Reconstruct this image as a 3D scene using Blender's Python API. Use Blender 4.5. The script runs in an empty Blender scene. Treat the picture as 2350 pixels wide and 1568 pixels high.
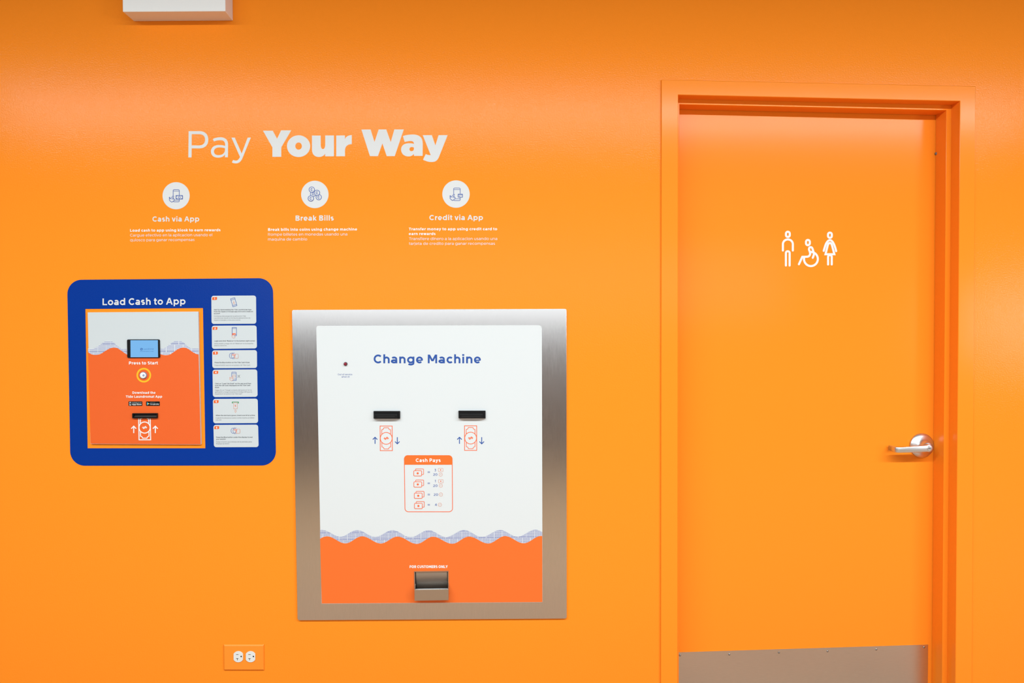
import bpy, bmesh, math
from mathutils import Vector, Matrix
from mathutils.geometry import tessellate_polygon

# ------------------------------------------------------------------ camera
W_PX, H_PX = 2350, 1568
F_PX = 1567.0
DIST = 2.424                    # camera to wall
CAM_H = 1.42
YAW, PITCH, ROLL = math.radians(2.1665), math.radians(-1.0759), math.radians(0.2049)

def _rot():
    cy, sy = math.cos(YAW), math.sin(YAW); cp, sp = math.cos(PITCH), math.sin(PITCH); cr, sr = math.cos(ROLL), math.sin(ROLL)
    Ry = Matrix(((cy, 0, sy), (0, 1, 0), (-sy, 0, cy)))
    Rx = Matrix(((1, 0, 0), (0, cp, -sp), (0, sp, cp)))
    Rz = Matrix(((cr, -sr, 0), (sr, cr, 0), (0, 0, 1)))
    return Ry @ Rx @ Rz
ROT = _rot()                    # camera (x right, y down, z forward) -> wall frame (x right, y down, z into the wall)

scene = bpy.context.scene
COL = scene.collection
cam_data = bpy.data.cameras.new('camera')
cam = bpy.data.objects.new('camera', cam_data)
COL.objects.link(cam)
cam_data.sensor_fit = 'HORIZONTAL'; cam_data.sensor_width = 36.0
cam_data.lens = F_PX / W_PX * 36.0
cam_data.clip_start = 0.05; cam_data.clip_end = 60
A = Matrix(((1, 0, 0), (0, 0, 1), (0, -1, 0)))     # wall frame -> world
M = A @ ROT @ Matrix(((1, 0, 0), (0, -1, 0), (0, 0, -1)))
cam.matrix_world = Matrix.Translation((0, -DIST, CAM_H)) @ M.to_4x4()
scene.camera = cam

# ------------------------------------------------------------------ light and exposure
scene.view_settings.view_transform = 'Standard'
scene.view_settings.look = 'None'
scene.view_settings.exposure = 0.0
scene.view_settings.gamma = 1.0
scene.view_settings.use_curve_mapping = False
world = bpy.data.worlds.new('world'); scene.world = world
world.use_nodes = True
world.node_tree.nodes['Background'].inputs[0].default_value = (0.75, 0.86, 1.0, 1)
world.node_tree.nodes['Background'].inputs[1].default_value = 1.0

def area(name, loc, rot, sx, sy, power, color=(1, 1, 1)):
    l = bpy.data.lights.new(name, 'AREA'); l.shape = 'RECTANGLE'; l.size = sx; l.size_y = sy
    l.energy = power; l.color = color
    o = bpy.data.objects.new(name, l); COL.objects.link(o); o.location = loc; o.rotation_euler = rot
    return o
CEIL = 3.02
STRIP_Y, STRIP_Z = -2.38, 2.94
area('ceiling_strip_light', (0.30, STRIP_Y, STRIP_Z), (0, 0, 0), 7.3, 0.13, 358, (0.86, 0.965, 1.0))
area('ceiling_strip_light_far', (0.0, -5.6, STRIP_Z), (0, 0, 0), 7.7, 0.13, 25, (0.86, 0.965, 1.0))
ROOM_L, ROOM_R, ROOM_B = -4.6, 5.4, -8.0
# daylight through the shop windows opposite
area('window_daylight', (0.4, ROOM_B + 0.03, 2.12), (math.radians(90), 0, 0), 8.6, 1.05, 86, (0.86, 0.93, 1.0))

area('side_window_daylight', (ROOM_R - 0.03, -4.3, 1.48), (0, math.radians(90), 0), 0.75, 1.05, 52, (0.95, 0.97, 1.0))

# ------------------------------------------------------------------ helpers
def P(px, py, y=0.0):
    """point of the world plane y = const seen at that place of the photo"""
    d = ROT @ Vector(((px - W_PX / 2) / F_PX, (py - H_PX / 2) / F_PX, 1.0))
    k = (DIST + y) / d.z
    return Vector((d.x * k, y, CAM_H - d.y * k))

def crop(ox, oy, s):
    return lambda x, y: (ox + x / s, oy + y / s)

def lin(c):
    c = c / 255.0
    return c / 12.92 if c <= 0.04045 else ((c + 0.055) / 1.055) ** 2.4

MATS = {}
def mat(name, col, rough=0.5, metal=0.0, emit=None, spec=0.5, aniso=0.0):
    m = bpy.data.materials.new(name); m.use_nodes = True
    b = m.node_tree.nodes['Principled BSDF']
    b.inputs['Base Color'].default_value = (*col, 1); b.inputs['Roughness'].default_value = rough
    b.inputs['Metallic'].default_value = metal; b.inputs['Specular IOR Level'].default_value = spec
    if emit:
        b.inputs['Emission Color'].default_value = (*col, 1); b.inputs['Emission Strength'].default_value = emit
    MATS[name] = m
    return m

def bump(m, scale=(1, 1, 1), ns=200.0, strength=0.1, dist=0.001, detail=2.0, rough_var=0.0, col_var=0.0):
    nt = m.node_tree; b = nt.nodes['Principled BSDF']
    tc = nt.nodes.new('ShaderNodeTexCoord'); mp = nt.nodes.new('ShaderNodeMapping')
    mp.inputs['Scale'].default_value = scale
    n = nt.nodes.new('ShaderNodeTexNoise'); n.inputs['Scale'].default_value = ns; n.inputs['Detail'].default_value = detail
    nt.links.new(tc.outputs['Object'], mp.inputs['Vector']); nt.links.new(mp.outputs[0], n.inputs['Vector'])
    if strength:
        bp = nt.nodes.new('ShaderNodeBump'); bp.inputs['Strength'].default_value = strength; bp.inputs['Distance'].default_value = dist
        nt.links.new(n.outputs['Fac'], bp.inputs['Height']); nt.links.new(bp.outputs[0], b.inputs['Normal'])
    if rough_var:
        r = nt.nodes.new('ShaderNodeMapRange'); r0 = b.inputs['Roughness'].default_value
        r.inputs['To Min'].default_value = r0 - rough_var; r.inputs['To Max'].default_value = r0 + rough_var
        nt.links.new(n.outputs['Fac'], r.inputs['Value']); nt.links.new(r.outputs[0], b.inputs['Roughness'])
    if col_var:
        c0 = b.inputs['Base Color'].default_value[:]
        mx = nt.nodes.new('ShaderNodeMix'); mx.data_type = 'RGBA'
        mx.inputs[6].default_value = tuple(v * (1 - col_var) for v in c0[:3]) + (1,)
        mx.inputs[7].default_value = tuple(min(1, v * (1 + col_var)) for v in c0[:3]) + (1,)
        nt.links.new(n.outputs['Fac'], mx.inputs[0]); nt.links.new(mx.outputs[2], b.inputs['Base Color'])
    return m

ORANGE = (0.90, 0.242, 0.016)
bump(mat('orange_paint', ORANGE, 0.15, spec=0.10), ns=210, strength=0.6, dist=0.0006, detail=3)
bump(mat('orange_door_paint', ORANGE, 0.16, spec=0.11), ns=260, strength=0.13, dist=0.0005, detail=2)
bump(mat('orange_plate', ORANGE, 0.30), ns=200, strength=0.05, dist=0.0003)
mat('vinyl_white', (0.60, 0.595, 0.59), 0.5)
mat('vinyl_white_bright', (0.72, 0.72, 0.71), 0.5)
bump(mat('panel_white', (0.615, 0.63, 0.63), 0.35), ns=60, strength=0.02, dist=0.0005)
bump(mat('card_white', (0.52, 0.55, 0.56), 0.42), ns=60, strength=0.02, dist=0.0005)
bump(mat('vinyl_blue', (0.001, 0.030, 0.235), 0.26, spec=0.16), ns=300, strength=0.4, dist=0.0005)
mat('ink_blue', (0.006, 0.058, 0.28), 0.5)
mat('ink_blue_soft', (0.045, 0.09, 0.32), 0.5)
mat('ink_grey', (0.16, 0.17, 0.18), 0.5)
mat('ink_dark', (0.05, 0.055, 0.06), 0.5)
mat('panel_orange', (0.77, 0.140, 0.021), 0.38, spec=0.3)
mat('panel_orange_deep', (0.70, 0.108, 0.019), 0.38, spec=0.3)
mat('ink_orange', (0.75, 0.12, 0.03), 0.5)
mat('ink_salmon', (0.62, 0.30, 0.22), 0.5)
mat('ink_green', (0.03, 0.22, 0.07), 0.5)
mat('yellow', (0.80, 0.42, 0.01), 0.4)
mat('black_plastic', (0.003, 0.003, 0.0035), 0.42, spec=0.25)
mat('black_gap', (0.002, 0.002, 0.002), 0.8)
mat('dark_grey', (0.05, 0.05, 0.05), 0.5)
mat('white_plastic', (0.66, 0.66, 0.64), 0.35)
mat('box_white', (0.80, 0.79, 0.77), 0.4)
mat('screen_blue', (lin(118), lin(184), lin(240)), 0.3, emit=0.92)
MATS['screen_blue'].node_tree.nodes['Principled BSDF'].inputs['Base Color'].default_value = (0.02, 0.03, 0.04, 1)
mat('screen_ink', (0.03, 0.10, 0.30), 0.4)
mat('cyan', (0.05, 0.35, 0.45), 0.5)
mat('red_lens', (0.22, 0.004, 0.02), 0.15)
mat('button_ring', (0.35, 0.38, 0.6), 0.25, 0.6)
bump(mat('brushed_steel', (0.60, 0.57, 0.54), 0.20, 1.0), scale=(14, 14, 1.0), ns=40, strength=0.10, dist=0.0006, detail=4, rough_var=0.03, col_var=0.08)
bump(mat('kick_steel', (0.66, 0.59, 0.52), 0.30, 1.0), scale=(1.5, 1.5, 30), ns=24, strength=0.06, dist=0.0006, detail=4, col_var=0.08)
bump(mat('cup_inner_steel', (0.46, 0.40, 0.34), 0.55, 1.0), scale=(14, 14, 1), ns=30, strength=0.03, dist=0.0005)
bump(mat('cup_steel', (0.50, 0.43, 0.36), 0.34, 1.0), scale=(14, 14, 1), ns=30, strength=0.05, dist=0.0005)
mat('satin_chrome', (0.70, 0.70, 0.70), 0.34, 1.0)
mat('rivet', (0.32, 0.30, 0.28), 0.35, 1.0)
mat('rubber_grey', (0.14, 0.14, 0.16), 0.5)
bump(mat('floor_tile', (0.36, 0.235, 0.14), 0.45), ns=3, strength=0.0, col_var=0.15)
mat('ceiling_white', (0.22, 0.22, 0.22), 0.8)
mat('room_wall', (0.18, 0.18, 0.18), 0.7)
mat('dark_machine', (0.12, 0.10, 0.09), 0.4)

def dotted(name, ox, oz, row, dash, ink=(0.02, 0.045, 0.28), paper=(0.60, 0.62, 0.65), duty=(0.62, 0.6), seam=0.03, grp=7):
    """rows of small blue dashes, laid in brick-like blocks"""
    m = mat(name, paper, 0.4); nt = m.node_tree; b = nt.nodes['Principled BSDF']
    L = nt.links.new
    tc = nt.nodes.new('ShaderNodeTexCoord'); sp = nt.nodes.new('ShaderNodeSeparateXYZ'); L(tc.outputs['Object'], sp.inputs[0])
    def mth(op, a, b_=None):
        n = nt.nodes.new('ShaderNodeMath'); n.operation = op
        for i, v in enumerate((a, b_)):
            if v is None: continue
            if isinstance(v, (int, float)): n.inputs[i].default_value = v
            else: L(v, n.inputs[i])
        return n.outputs[0]
    r = mth('DIVIDE', mth('ADD', sp.outputs[2], 10 + oz), row)
    c = mth('DIVIDE', mth('ADD', sp.outputs[0], 10 + ox), dash)
    rid = mth('FLOOR', r)
    blk = mth('FLOOR', mth('DIVIDE', rid, grp))
    heavy = mth('LESS_THAN', mth('FRACT', mth('DIVIDE', mth('ADD', rid, 0.5), grp)), 1.0 / grp + 0.02)
    duty_r = mth('ADD', duty[0], mth('MULTIPLY', heavy, 0.3))
    inrow = mth('LESS_THAN', mth('FRACT', r), duty_r)
    indash = mth('LESS_THAN', mth('FRACT', c), duty[1])
    sc = mth('DIVIDE', mth('ADD', mth('ADD', sp.outputs[0], 10 + ox), mth('MULTIPLY', blk, seam * 0.5)), seam)
    noseam = mth('GREATER_THAN', mth('FRACT', sc), 0.05)
    f = mth('MULTIPLY', mth('MULTIPLY', inrow, indash), noseam)
    mx = nt.nodes.new('ShaderNodeMix'); mx.data_type = 'RGBA'
    mx.inputs[6].default_value = (*paper, 1); mx.inputs[7].default_value = (*ink, 1)
    L(f, mx.inputs[0]); L(mx.outputs[2], b.inputs['Base Color'])
dotted('dots_kiosk', 0, 0, 0.0044, 0.0024, duty=(0.50, 0.60), seam=0.029, grp=6)
dotted('dots_machine', 0, 0, 0.0031, 0.0019, ink=(0.075, 0.10, 0.33), duty=(0.62, 0.66), seam=0.0287, grp=8)

# things ------------------------------------------------------------
def thing(name, label, cat, loc, group=None):
    o = bpy.data.objects.new(name, None); COL.objects.link(o); o.location = loc; o.empty_display_size = 0.05
    o['label'] = label; o['category'] = cat
    if group: o['group'] = group
    return o

def tag(o, label=None, cat=None, group=None, kind=None):
    if label: o['label'] = label
    if cat: o['category'] = cat
    if group: o['group'] = group
    if kind: o['kind'] = kind
    return o

def origin_of(o):
    v = Vector((0, 0, 0))
    while o is not None:
        v += o.location; o = o.parent
    return v

def obj(name, verts, faces, mats, parent=None, fm=None, loc=None, smooth=False, label=None):
    """one mesh object from world-space vertices"""
    if isinstance(mats, str): mats = [mats]
    base = origin_of(parent) if parent else Vector(loc or (0, 0, 0))
    me = bpy.data.meshes.new(name)
    me.from_pydata([tuple(Vector(v) - base) for v in verts], [], faces)
    for k in mats: me.materials.append(MATS[k])
    if fm:
        for p, i in zip(me.polygons, fm): p.material_index = i
    if smooth:
        for p in me.polygons: p.use_smooth = True
    me.update()
    o = bpy.data.objects.new(name, me); COL.objects.link(o)
    if parent: o.parent = parent
    else: o.location = base
    if label: o['label'] = label
    return o

def bevel(o, w, seg=2, angle=40):
    m = o.modifiers.new('bevel', 'BEVEL'); m.width = w; m.segments = seg; m.limit_method = 'ANGLE'; m.angle_limit = math.radians(angle)
    return o

def hexa(a, b):
    """closed solid between two matching 3-D loops (lists of equal length)"""
    n = len(a); v = list(a) + list(b)
    f = [tuple(range(n)), tuple(range(2 * n - 1, n - 1, -1))]
    for i in range(n):
        j = (i + 1) % n; f.append((i, i + n, j + n, j))
    return v, f

def boxv(x0, x1, y0, y1, z0, z1):
    v, f = hexa([Vector((x0, y0, z0)), Vector((x1, y0, z0)), Vector((x1, y0, z1)), Vector((x0, y0, z1))],
                [Vector((x0, y1, z0)), Vector((x1, y1, z0)), Vector((x1, y1, z1)), Vector((x0, y1, z1))])
    return v, f

def merge(*parts):
    V, F = [], []
    for v, f in parts:
        n = len(V); V += list(v); F += [tuple(i + n for i in q) for q in f]
    return V, F

# 2-D outline helpers, all in photo pixels ----------------------------
def arc(cx, cy, rx, ry, a0, a1, n=None):
    n = n or max(3, int(abs(a1 - a0) / 12))
    return [(cx + rx * math.cos(math.radians(a0 + (a1 - a0) * i / n)), cy + ry * math.sin(math.radians(a0 + (a1 - a0) * i / n))) for i in range(n + 1)]

def circle(cx, cy, r, n=48, ry=None):
    ry = ry or r
    return [(cx + r * math.cos(2 * math.pi * i / n), cy + ry * math.sin(2 * math.pi * i / n)) for i in range(n)]

def rquad(tl, tr, br, bl, r, n=7):
    """rounded quadrilateral; r in pixels (single or per corner tl,tr,br,bl)"""
    if not isinstance(r, (tuple, list)): r = (r,) * 4
    c = [Vector(p) for p in (tl, tr, br, bl)]; out = []
    for i in range(4):
        p, q, s = c[i], c[(i + 3) % 4], c[(i + 1) % 4]
        if r[i] <= 0: out.append(tuple(p)); continue
        d1 = (q - p).normalized(); d2 = (s - p).normalized()
        o = p + (d1 + d2) * r[i]
        for k in range(n + 1):
            t = k / n * math.pi / 2
            out.append(tuple(o - d2 * r[i] * math.cos(t) - d1 * r[i] * math.sin(t)))
    return out

def rrect(x0, y0, x1, y1, r, n=5):
    return rquad((x0, y0), (x1, y0), (x1, y1), (x0, y1), r, n)

def catmull(pts, n=6, closed=False):
    out = []; N = len(pts)
    rng = range(N) if closed else range(N - 1)
    for i in rng:
        g = (lambda k: pts[k % N]) if closed else (lambda k: pts[max(0, min(N - 1, k))])
        p0, p1, p2, p3 = g(i - 1), g(i), g(i + 1), g(i + 2)
        for k in range(n):
            t = k / n
            out.append(tuple(0.5 * ((2 * p1[a]) + (-p0[a] + p2[a]) * t + (2 * p0[a] - 5 * p1[a] + 4 * p2[a] - p3[a]) * t * t + (-p0[a] + 3 * p1[a] - 3 * p2[a] + p3[a]) * t ** 3) for a in (0, 1)))
    if not closed: out.append(tuple(pts[-1]))
    return out

def ribbon(pts, w, closed=False):
    """polyline -> (verts2d, quads) of width w with mitred corners"""
    pts = [Vector(p) for p in pts]; q = [pts[0]]
    for p in pts[1:]:
        if (p - q[-1]).length > 1e-6: q.append(p)
    if closed and (q[0] - q[-1]).length < 1e-6: q.pop()
    pts = q; n = len(pts); V, F = [], []
    if n < 2: return V, F
    for i in range(n):
        a = pts[i - 1] if (i > 0 or closed) else None
        b = pts[(i + 1) % n] if (i < n - 1 or closed) else None
        d1 = (pts[i] - a).normalized() if a is not None else None
        d2 = (b - pts[i]).normalized() if b is not None else None
        if d1 is None: d1 = d2
        if d2 is None: d2 = d1
        n1 = Vector((-d1.y, d1.x)); n2 = Vector((-d2.y, d2.x)); m = n1 + n2
        m = n1 if m.length < 1e-6 else m.normalized()
        k = (w / 2) / max(0.35, m.dot(n1))
        V += [tuple(pts[i] + m * k), tuple(pts[i] - m * k)]
    for i in range(n if closed else n - 1):
        j = (i + 1) % n; F.append((2 * i, 2 * i + 1, 2 * j + 1, 2 * j))
    return V, F

def svg(path, T=lambda x, y: (x, y), n=8):
    """M/L/C/Z path string -> list of loops"""
    tok = path.replace(',', ' ').split(); loops = []; cur = []; i = 0; c = None
    while i < len(tok):
        if tok[i] in 'MLCZ': c = tok[i]; i += 1
        if c == 'Z': loops.append(cur); cur = []; c = None; continue
        if c in 'ML': cur.append(T(float(tok[i]), float(tok[i + 1]))); i += 2
        elif c == 'C':
            p = [T(float(tok[i + 2 * k]), float(tok[i + 2 * k + 1])) for k in range(3)]; i += 6; p0 = cur[-1]
            for k in range(1, n + 1):
                t = k / n; u = 1 - t
                cur.append(tuple(u ** 3 * p0[a] + 3 * u * u * t * p[0][a] + 3 * u * t * t * p[1][a] + t ** 3 * p[2][a] for a in (0, 1)))
    if cur: loops.append(cur)
    return loops

class Gfx:
    """flat artwork on a plane y = const, one mesh, several inks; later layers lie a hair nearer"""
    def __init__(s, y): s.y = y; s.V = []; s.F = []; s.M = []; s.names = []; s.k = 0
    def _m(s, m):
        if m not in s.names: s.names.append(m)
        return s.names.index(m)
    def mesh(s, v2, faces, m, layer=0):
        n = len(s.V); s.V += [P(a, b, s.y - 0.00015 * layer - 1.6e-5 * (s.k % 9)) for a, b in v2]; s.k += 1
        for f in faces: s.F.append(tuple(i + n for i in f)); s.M.append(s._m(m))
    def poly(s, loops, m, layer=0):
        if not isinstance(loops[0], list): loops = [loops]
        flat = [p for l in loops for p in l]
        t = tessellate_polygon([[Vector((a, b, 0)) for a, b in l] for l in loops])
        s.mesh(flat, t, m, layer)
    def line(s, pts, w, m, closed=False, layer=0):
        v, f = ribbon(pts, w, closed); s.mesh(v, f, m, layer)
    def ring(s, cx, cy, r, w, m, layer=0, n=40): s.line(circle(cx, cy, r, n), w, m, True, layer)
    def text(s, *a, m='vinyl_white', layer=0, **k):
        for v, f in text2d(*a, **k): s.mesh(v, f, m, layer)
    def build(s, name, parent=None, **k):
        return obj(name, s.V, s.F, s.names, parent, fm=s.M, **k)

def slab(name, loops, y0, y1, material, parent=None, **k):
    """a plate with outline (and holes) in pixels on its front plane y1, straight back to y0"""
    if not isinstance(loops[0], list): loops = [loops]
    flat = [p for l in loops for p in l]; n = len(flat)
    front = [P(a, b, y1) for a, b in flat]; back = [Vector((v.x, y0, v.z)) for v in front]
    t = [tuple(q) for q in tessellate_polygon([[Vector((a, b, 0)) for a, b in l] for l in loops])]
    # make every front triangle face the room (-y)
    F = []
    for q in t:
        nrm = (front[q[1]] - front[q[0]]).cross(front[q[2]] - front[q[0]])
        F.append(q if nrm.y < 0 else q[::-1])
    F += [tuple(i + n for i in q[::-1]) for q in F]
    s = 0
    for l in loops:
        for i in range(len(l)):
            a, b = s + i, s + (i + 1) % len(l); F.append((a, b, b + n, a + n))
        s += len(l)
    o = obj(name, front + back, F, material, parent, **k)
    bm = bmesh.new(); bm.from_mesh(o.data); bmesh.ops.recalc_face_normals(bm, faces=bm.faces); bm.to_mesh(o.data); bm.free()
    return o

def lathe(c, axis_y, prof, seg=32, squash=1.0):
    """profile [(radius, y)] about the axis parallel to y through c (x, z); y absolute"""
    V, F = [], []
    for r, y in prof:
        for k in range(seg):
            t = 2 * math.pi * k / seg; V.append(Vector((c[0] + r * math.cos(t), y, c[1] + squash * r * math.sin(t))))
    for i in range(len(prof) - 1):
        for k in range(seg):
            a, b = i * seg + k, i * seg + (k + 1) % seg; F.append((a, b, b + seg, a + seg))
    F.append(tuple(range(seg))[::-1]); F.append(tuple(range(len(V) - seg, len(V))))
    return V, F

# ------------------------------------------------------------------ lettering: a geometric sans drawn with strokes (cap height 1)
XH, ASC, DSC = 0.765, 1.04, -0.25
def A_(cx, cy, rx, ry, a0, a1): return arc(cx, cy, rx, ry, a0, a1, max(3, int(abs(a1 - a0) / 15)))

def glyph(ch, w):
    """-> (list of ('P', pts, closed) / ('S', x0,y0,x1,y1) / ('R', x0,y0,x1,y1), width, left bearing, right bearing)"""
    h = w / 2; X = XH; t = w * 0.86; th = t / 2; G = []
    st, rd, dg = 0.11, 0.075, 0.03
    Pp = lambda p, c=False: G.append(('P', p, c)); S = lambda *a: G.append(('S',) + a); R = lambda *a: G.append(('R',) + a)
    def bowl(x0, x1): Pp(A_((x0 + x1) / 2, X / 2, (x1 - x0) / 2 - h, X / 2 - h + 0.012, 0, 360)[:-1], True)
    def arch(x0, x1, a1=168): c = (x0 + x1) / 2; Pp([(x1 - h, 0)] + A_(c, X - 0.34, (x1 - x0) / 2 - h, 0.35 - h, 0, a1))
    def sc(Wd, Ht):
        ry = (Ht + 0.02 - w) / 4; rx = Wd / 2 - h; cx = Wd / 2; y1 = Ht + 0.01 - h - ry; y2 = -0.01 + h + ry
        Pp(A_(cx, y1, rx, ry, 38, 270) + A_(cx, y2, rx, ry, 90, -142)[1:])
    def hh(x0, y0, x1, y1): return h * math.hypot(x1 - x0, y1 - y0) / abs(y1 - y0)
    acc = {'ó': 'o', 'é': 'e', 'á': 'a'}
    if ch in acc:
        g, W, l, r = glyph(acc[ch], w); g.append(('S', W * .45, X + .08, W * .62, X + .27)); return g, W, l, r
    if ch == ' ': return G, 0.36, 0, 0
    if ch == 'a':
        W = 0.70; cx = 0.34; R(W - w, 0, W, X - .30); Pp(A_(cx, X - .29, W - h - cx, .30 - h, 142, 0)); Pp(A_(.34, .225, W - h - .34, .235 - h, 0, 360)[:-1], True); return G, W, rd * .8, st
    if ch == 'b': W = .82; R(0, 0, w, ASC); bowl(0, W); return G, W, st, rd
    if ch == 'c': W = .70; Pp(A_(.40, X / 2, .40 - h, X / 2 - h + .012, 45, 315)); return G, W, rd, .05
    if ch == 'd': W = .82; R(W - w, 0, W, ASC); bowl(0, W); return G, W, rd, st
    if ch == 'e': W = .78; R(h, X * .46 - th * .8, W - h * .6, X * .46 + th * .8); Pp(A_(W / 2, X / 2, W / 2 - h, X / 2 - h + .012, -8, 315)); return G, W, rd, rd
    if ch == 'f': W = .46; cx = .11 + h; Pp([(cx, 0)] + A_(cx + .20, .84, .20, .23 - h, 180, 82)); R(0, X - t, W - .02, X); return G, W, .03, .02
    if ch == 'g': W = .82; R(W - w, 0.0, W, X); bowl(0, W); Pp(A_(.41, 0.0, W - h - .41, .25 - h, 0, -145)); return G, W, rd, st
    if ch == 'h': W = .71; R(0, 0, w, ASC); arch(0, W); return G, W, st, st * .9
    if ch == 'i': R(0, 0, w, X); R(-.015, .865, w + .015, ASC + .01); return G, w, st, st
    if ch == 'j': R(0, -.02, w, X); R(-.015, .865, w + .015, ASC + .01); Pp(A_(-.10 + h, -.02, .10, .20 - h + .03, 0, -95)); return G, w, st, st
    if ch == 'k': W = .70; R(0, 0, w, ASC); S(w * .7, .20, W - .16, X); S(w + .12, .38, W - .12, 0); return G, W, st, dg
    if ch == 'l': R(0, 0, w, ASC); return G, w, st, st
    if ch == 'm':
        W = 1.16; R(0, 0, w, X); arch(0, W / 2 + h); arch(W / 2 - h, W); return G, W, st, st * .9
    if ch == 'n': W = .71; R(0, 0, w, X); arch(0, W); return G, W, st, st * .9
    if ch == 'o': W = .82; bowl(0, W); return G, W, rd, rd
    if ch == 'p': W = .82; R(0, DSC, w, X); bowl(0, W); return G, W, st, rd
    if ch == 'q': W = .82; R(W - w, DSC, W, X); bowl(0, W); return G, W, rd, st
    if ch == 'r': W = .46; R(0, 0, w, X); Pp(A_(W, X - .40, W - h, .41 - h, 172, 90)); return G, W, st, .03
    if ch == 's': W = .60; sc(W, X); return G, W, rd * .8, rd * .8
    if ch == 't': W = .47; cx = .10 + h; Pp([(cx, X + .20)] + A_(cx + .21, .21, .21, .22 - h, 180, 278)); R(0, X - t, W, X); return G, W, .03, .04
    if ch == 'u': W = .71; R(W - w, 0, W, X); Pp([(h, X)] + A_(W / 2, .34, W / 2 - h, .35 - h, 180, 350)); return G, W, st * .9, st
    if ch == 'v': W = .76; k = hh(0, X, W / 2, 0); S(k, X, W / 2 - h * .25, 0); S(W - k, X, W / 2 + h * .25, 0); return G, W, dg, dg
    if ch == 'w':
        W = 1.12; k = hh(0, X, W * .25, 0); a, b = W * .29, W * .71
        S(k, X, a, 0); S(W / 2, X, a, 0); S(W / 2, X, b, 0); S(W - k, X, b, 0); return G, W, dg, dg
    if ch == 'x': W = .72; k = hh(0, X, W, 0); S(k * .8, X, W - k * .8, 0); S(W - k * .8, X, k * .8, 0); return G, W, dg, dg
    if ch == 'y':
        W = .76; k = hh(0, X, W / 2, 0); S(k, X, W / 2 - h * .1, 0.02); S(W - k, X, W / 2 - .10, -.12); Pp([(W / 2 - .085, -.08), (W / 2 - .13, -.15), (W / 2 - .20, -.19), (W / 2 - .34, -.16)]); return G, W, dg, dg
    if ch == 'z': W = .64; R(0, 0, W, t); R(0, X - t, W, X); k = hh(0, 0, W, X); S(k * .7, t * .5, W - k * .7, X - t * .5); return G, W, .06, .06
    if ch == 'A': W = 1.04; k = hh(0, 0, W / 2, 1); S(k, 0, W / 2 - h * .2, 1); S(W - k, 0, W / 2 + h * .2, 1); R(W * .24, .25, W * .76, .25 + t); return G, W, dg, dg
    if ch == 'B': W = .82; R(0, 0, w, 1); c = .46; Pp([(h, 1 - th), (c, 1 - th)] + A_(c, .765, W - .05 - c - h, .235 - th, 90, -90) + [(h, .53)]); Pp([(h, .53), (c, .53)] + A_(c, .265, W - c - h, .265 - th, 90, -90) + [(h, th)]); return G, W, st, rd
    if ch == 'C': W = .93; Pp(A_(.51, .5, .51 - h, .512 - h, 44, 316)); return G, W, rd, .05
    if ch == 'D': W = .92; c = .40; R(0, 0, w, 1); Pp([(h, 1 - th), (c, 1 - th)] + A_(c, .5, W - c - h, .5 - th, 90, -90) + [(h, th)]); return G, W, st, rd
    if ch == 'E': W = .74; R(0, 0, w, 1); R(0, 0, W, t); R(0, 1 - t, W, 1); R(0, .5 - th, W - .06, .5 + th); return G, W, st, .06
    if ch == 'F': W = .72; R(0, 0, w, 1); R(0, 1 - t, W, 1); R(0, .47 - th, W - .05, .47 + th); return G, W, st, .05
    if ch == 'G': W = .99; Pp(A_(.51, .5, .51 - h, .512 - h, 44, 322) + [(W - h, .24), (W - h, .5)]); R(.55, .5 - t, W, .5); return G, W, rd, st * .8
    if ch == 'H': W = .86; R(0, 0, w, 1); R(W - w, 0, W, 1); R(0, .5 - th, W, .5 + th); return G, W, st, st
    if ch == 'I': R(0, 0, w, 1); return G, w, st, st
    if ch == 'K': W = .86; R(0, 0, w, 1); S(w * .6, .27, W - .16, 1); S(w + .17, .52, W - .12, 0); return G, W, st, dg
    if ch == 'L': W = .70; R(0, 0, w, 1); R(0, 0, W, t); return G, W, st, .05
    if ch == 'M': W = 1.05; R(0, 0, w, 1); R(W - w, 0, W, 1); S(w * .62, 1, W / 2, .24); S(W - w * .62, 1, W / 2, .24); return G, W, st, st
    if ch == 'N': W = .92; R(0, 0, w, 1); R(W - w, 0, W, 1); S(w * .65, 1, W - w * .65, 0); return G, W, st, st
    if ch == 'O' or ch == 'Q':
        W = 1.06; Pp(A_(W / 2, .5, W / 2 - h, .512 - h, 0, 360)[:-1], True)
        if ch == 'Q': S(.58, .30, .92, -.02)
        return G, W, rd, rd
    if ch == 'P' or ch == 'R':
        W = .78; c = .42; m = .34; R(0, 0, w, 1); Pp([(h, 1 - th), (c, 1 - th)] + A_(c, (1 + m) / 2, W - c - h, (1 - m) / 2 - th, 90, -90) + [(h, m + th)])
        if ch == 'R': S(.42, m + th, W - h * 1.1, 0); W = .82
        return G, W, st, rd
    if ch == 'S': W = .76; sc(W, 1); return G, W, rd * .8, rd * .8
    if ch == 'T': W = .80; R(0, 1 - t, W, 1); R(W / 2 - h, 0, W / 2 + h, 1); return G, W, .04, .04
    if ch == 'U': W = .88; Pp([(h, 1)] + A_(W / 2, .42, W / 2 - h, .43 - h, 180, 360) + [(W - h, 1)]); return G, W, st, st
    if ch == 'V': W = .98; k = hh(0, 1, W / 2, 0); S(k, 1, W / 2 - h * .2, 0); S(W - k, 1, W / 2 + h * .2, 0); return G, W, dg, dg
    if ch == 'W': W = 1.45; k = hh(0, 1, W * .25, 0); a, b = W * .28, W * .72; S(k, 1, a, 0); S(W / 2, 1, a, 0); S(W / 2, 1, b, 0); S(W - k, 1, b, 0); return G, W, dg, dg
    if ch == 'Y': W = .94; k = hh(0, 1, W / 2, .4); S(k, 1, W / 2, .38); S(W - k, 1, W / 2, .38); R(W / 2 - h, 0, W / 2 + h, .42); return G, W, dg, dg
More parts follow.
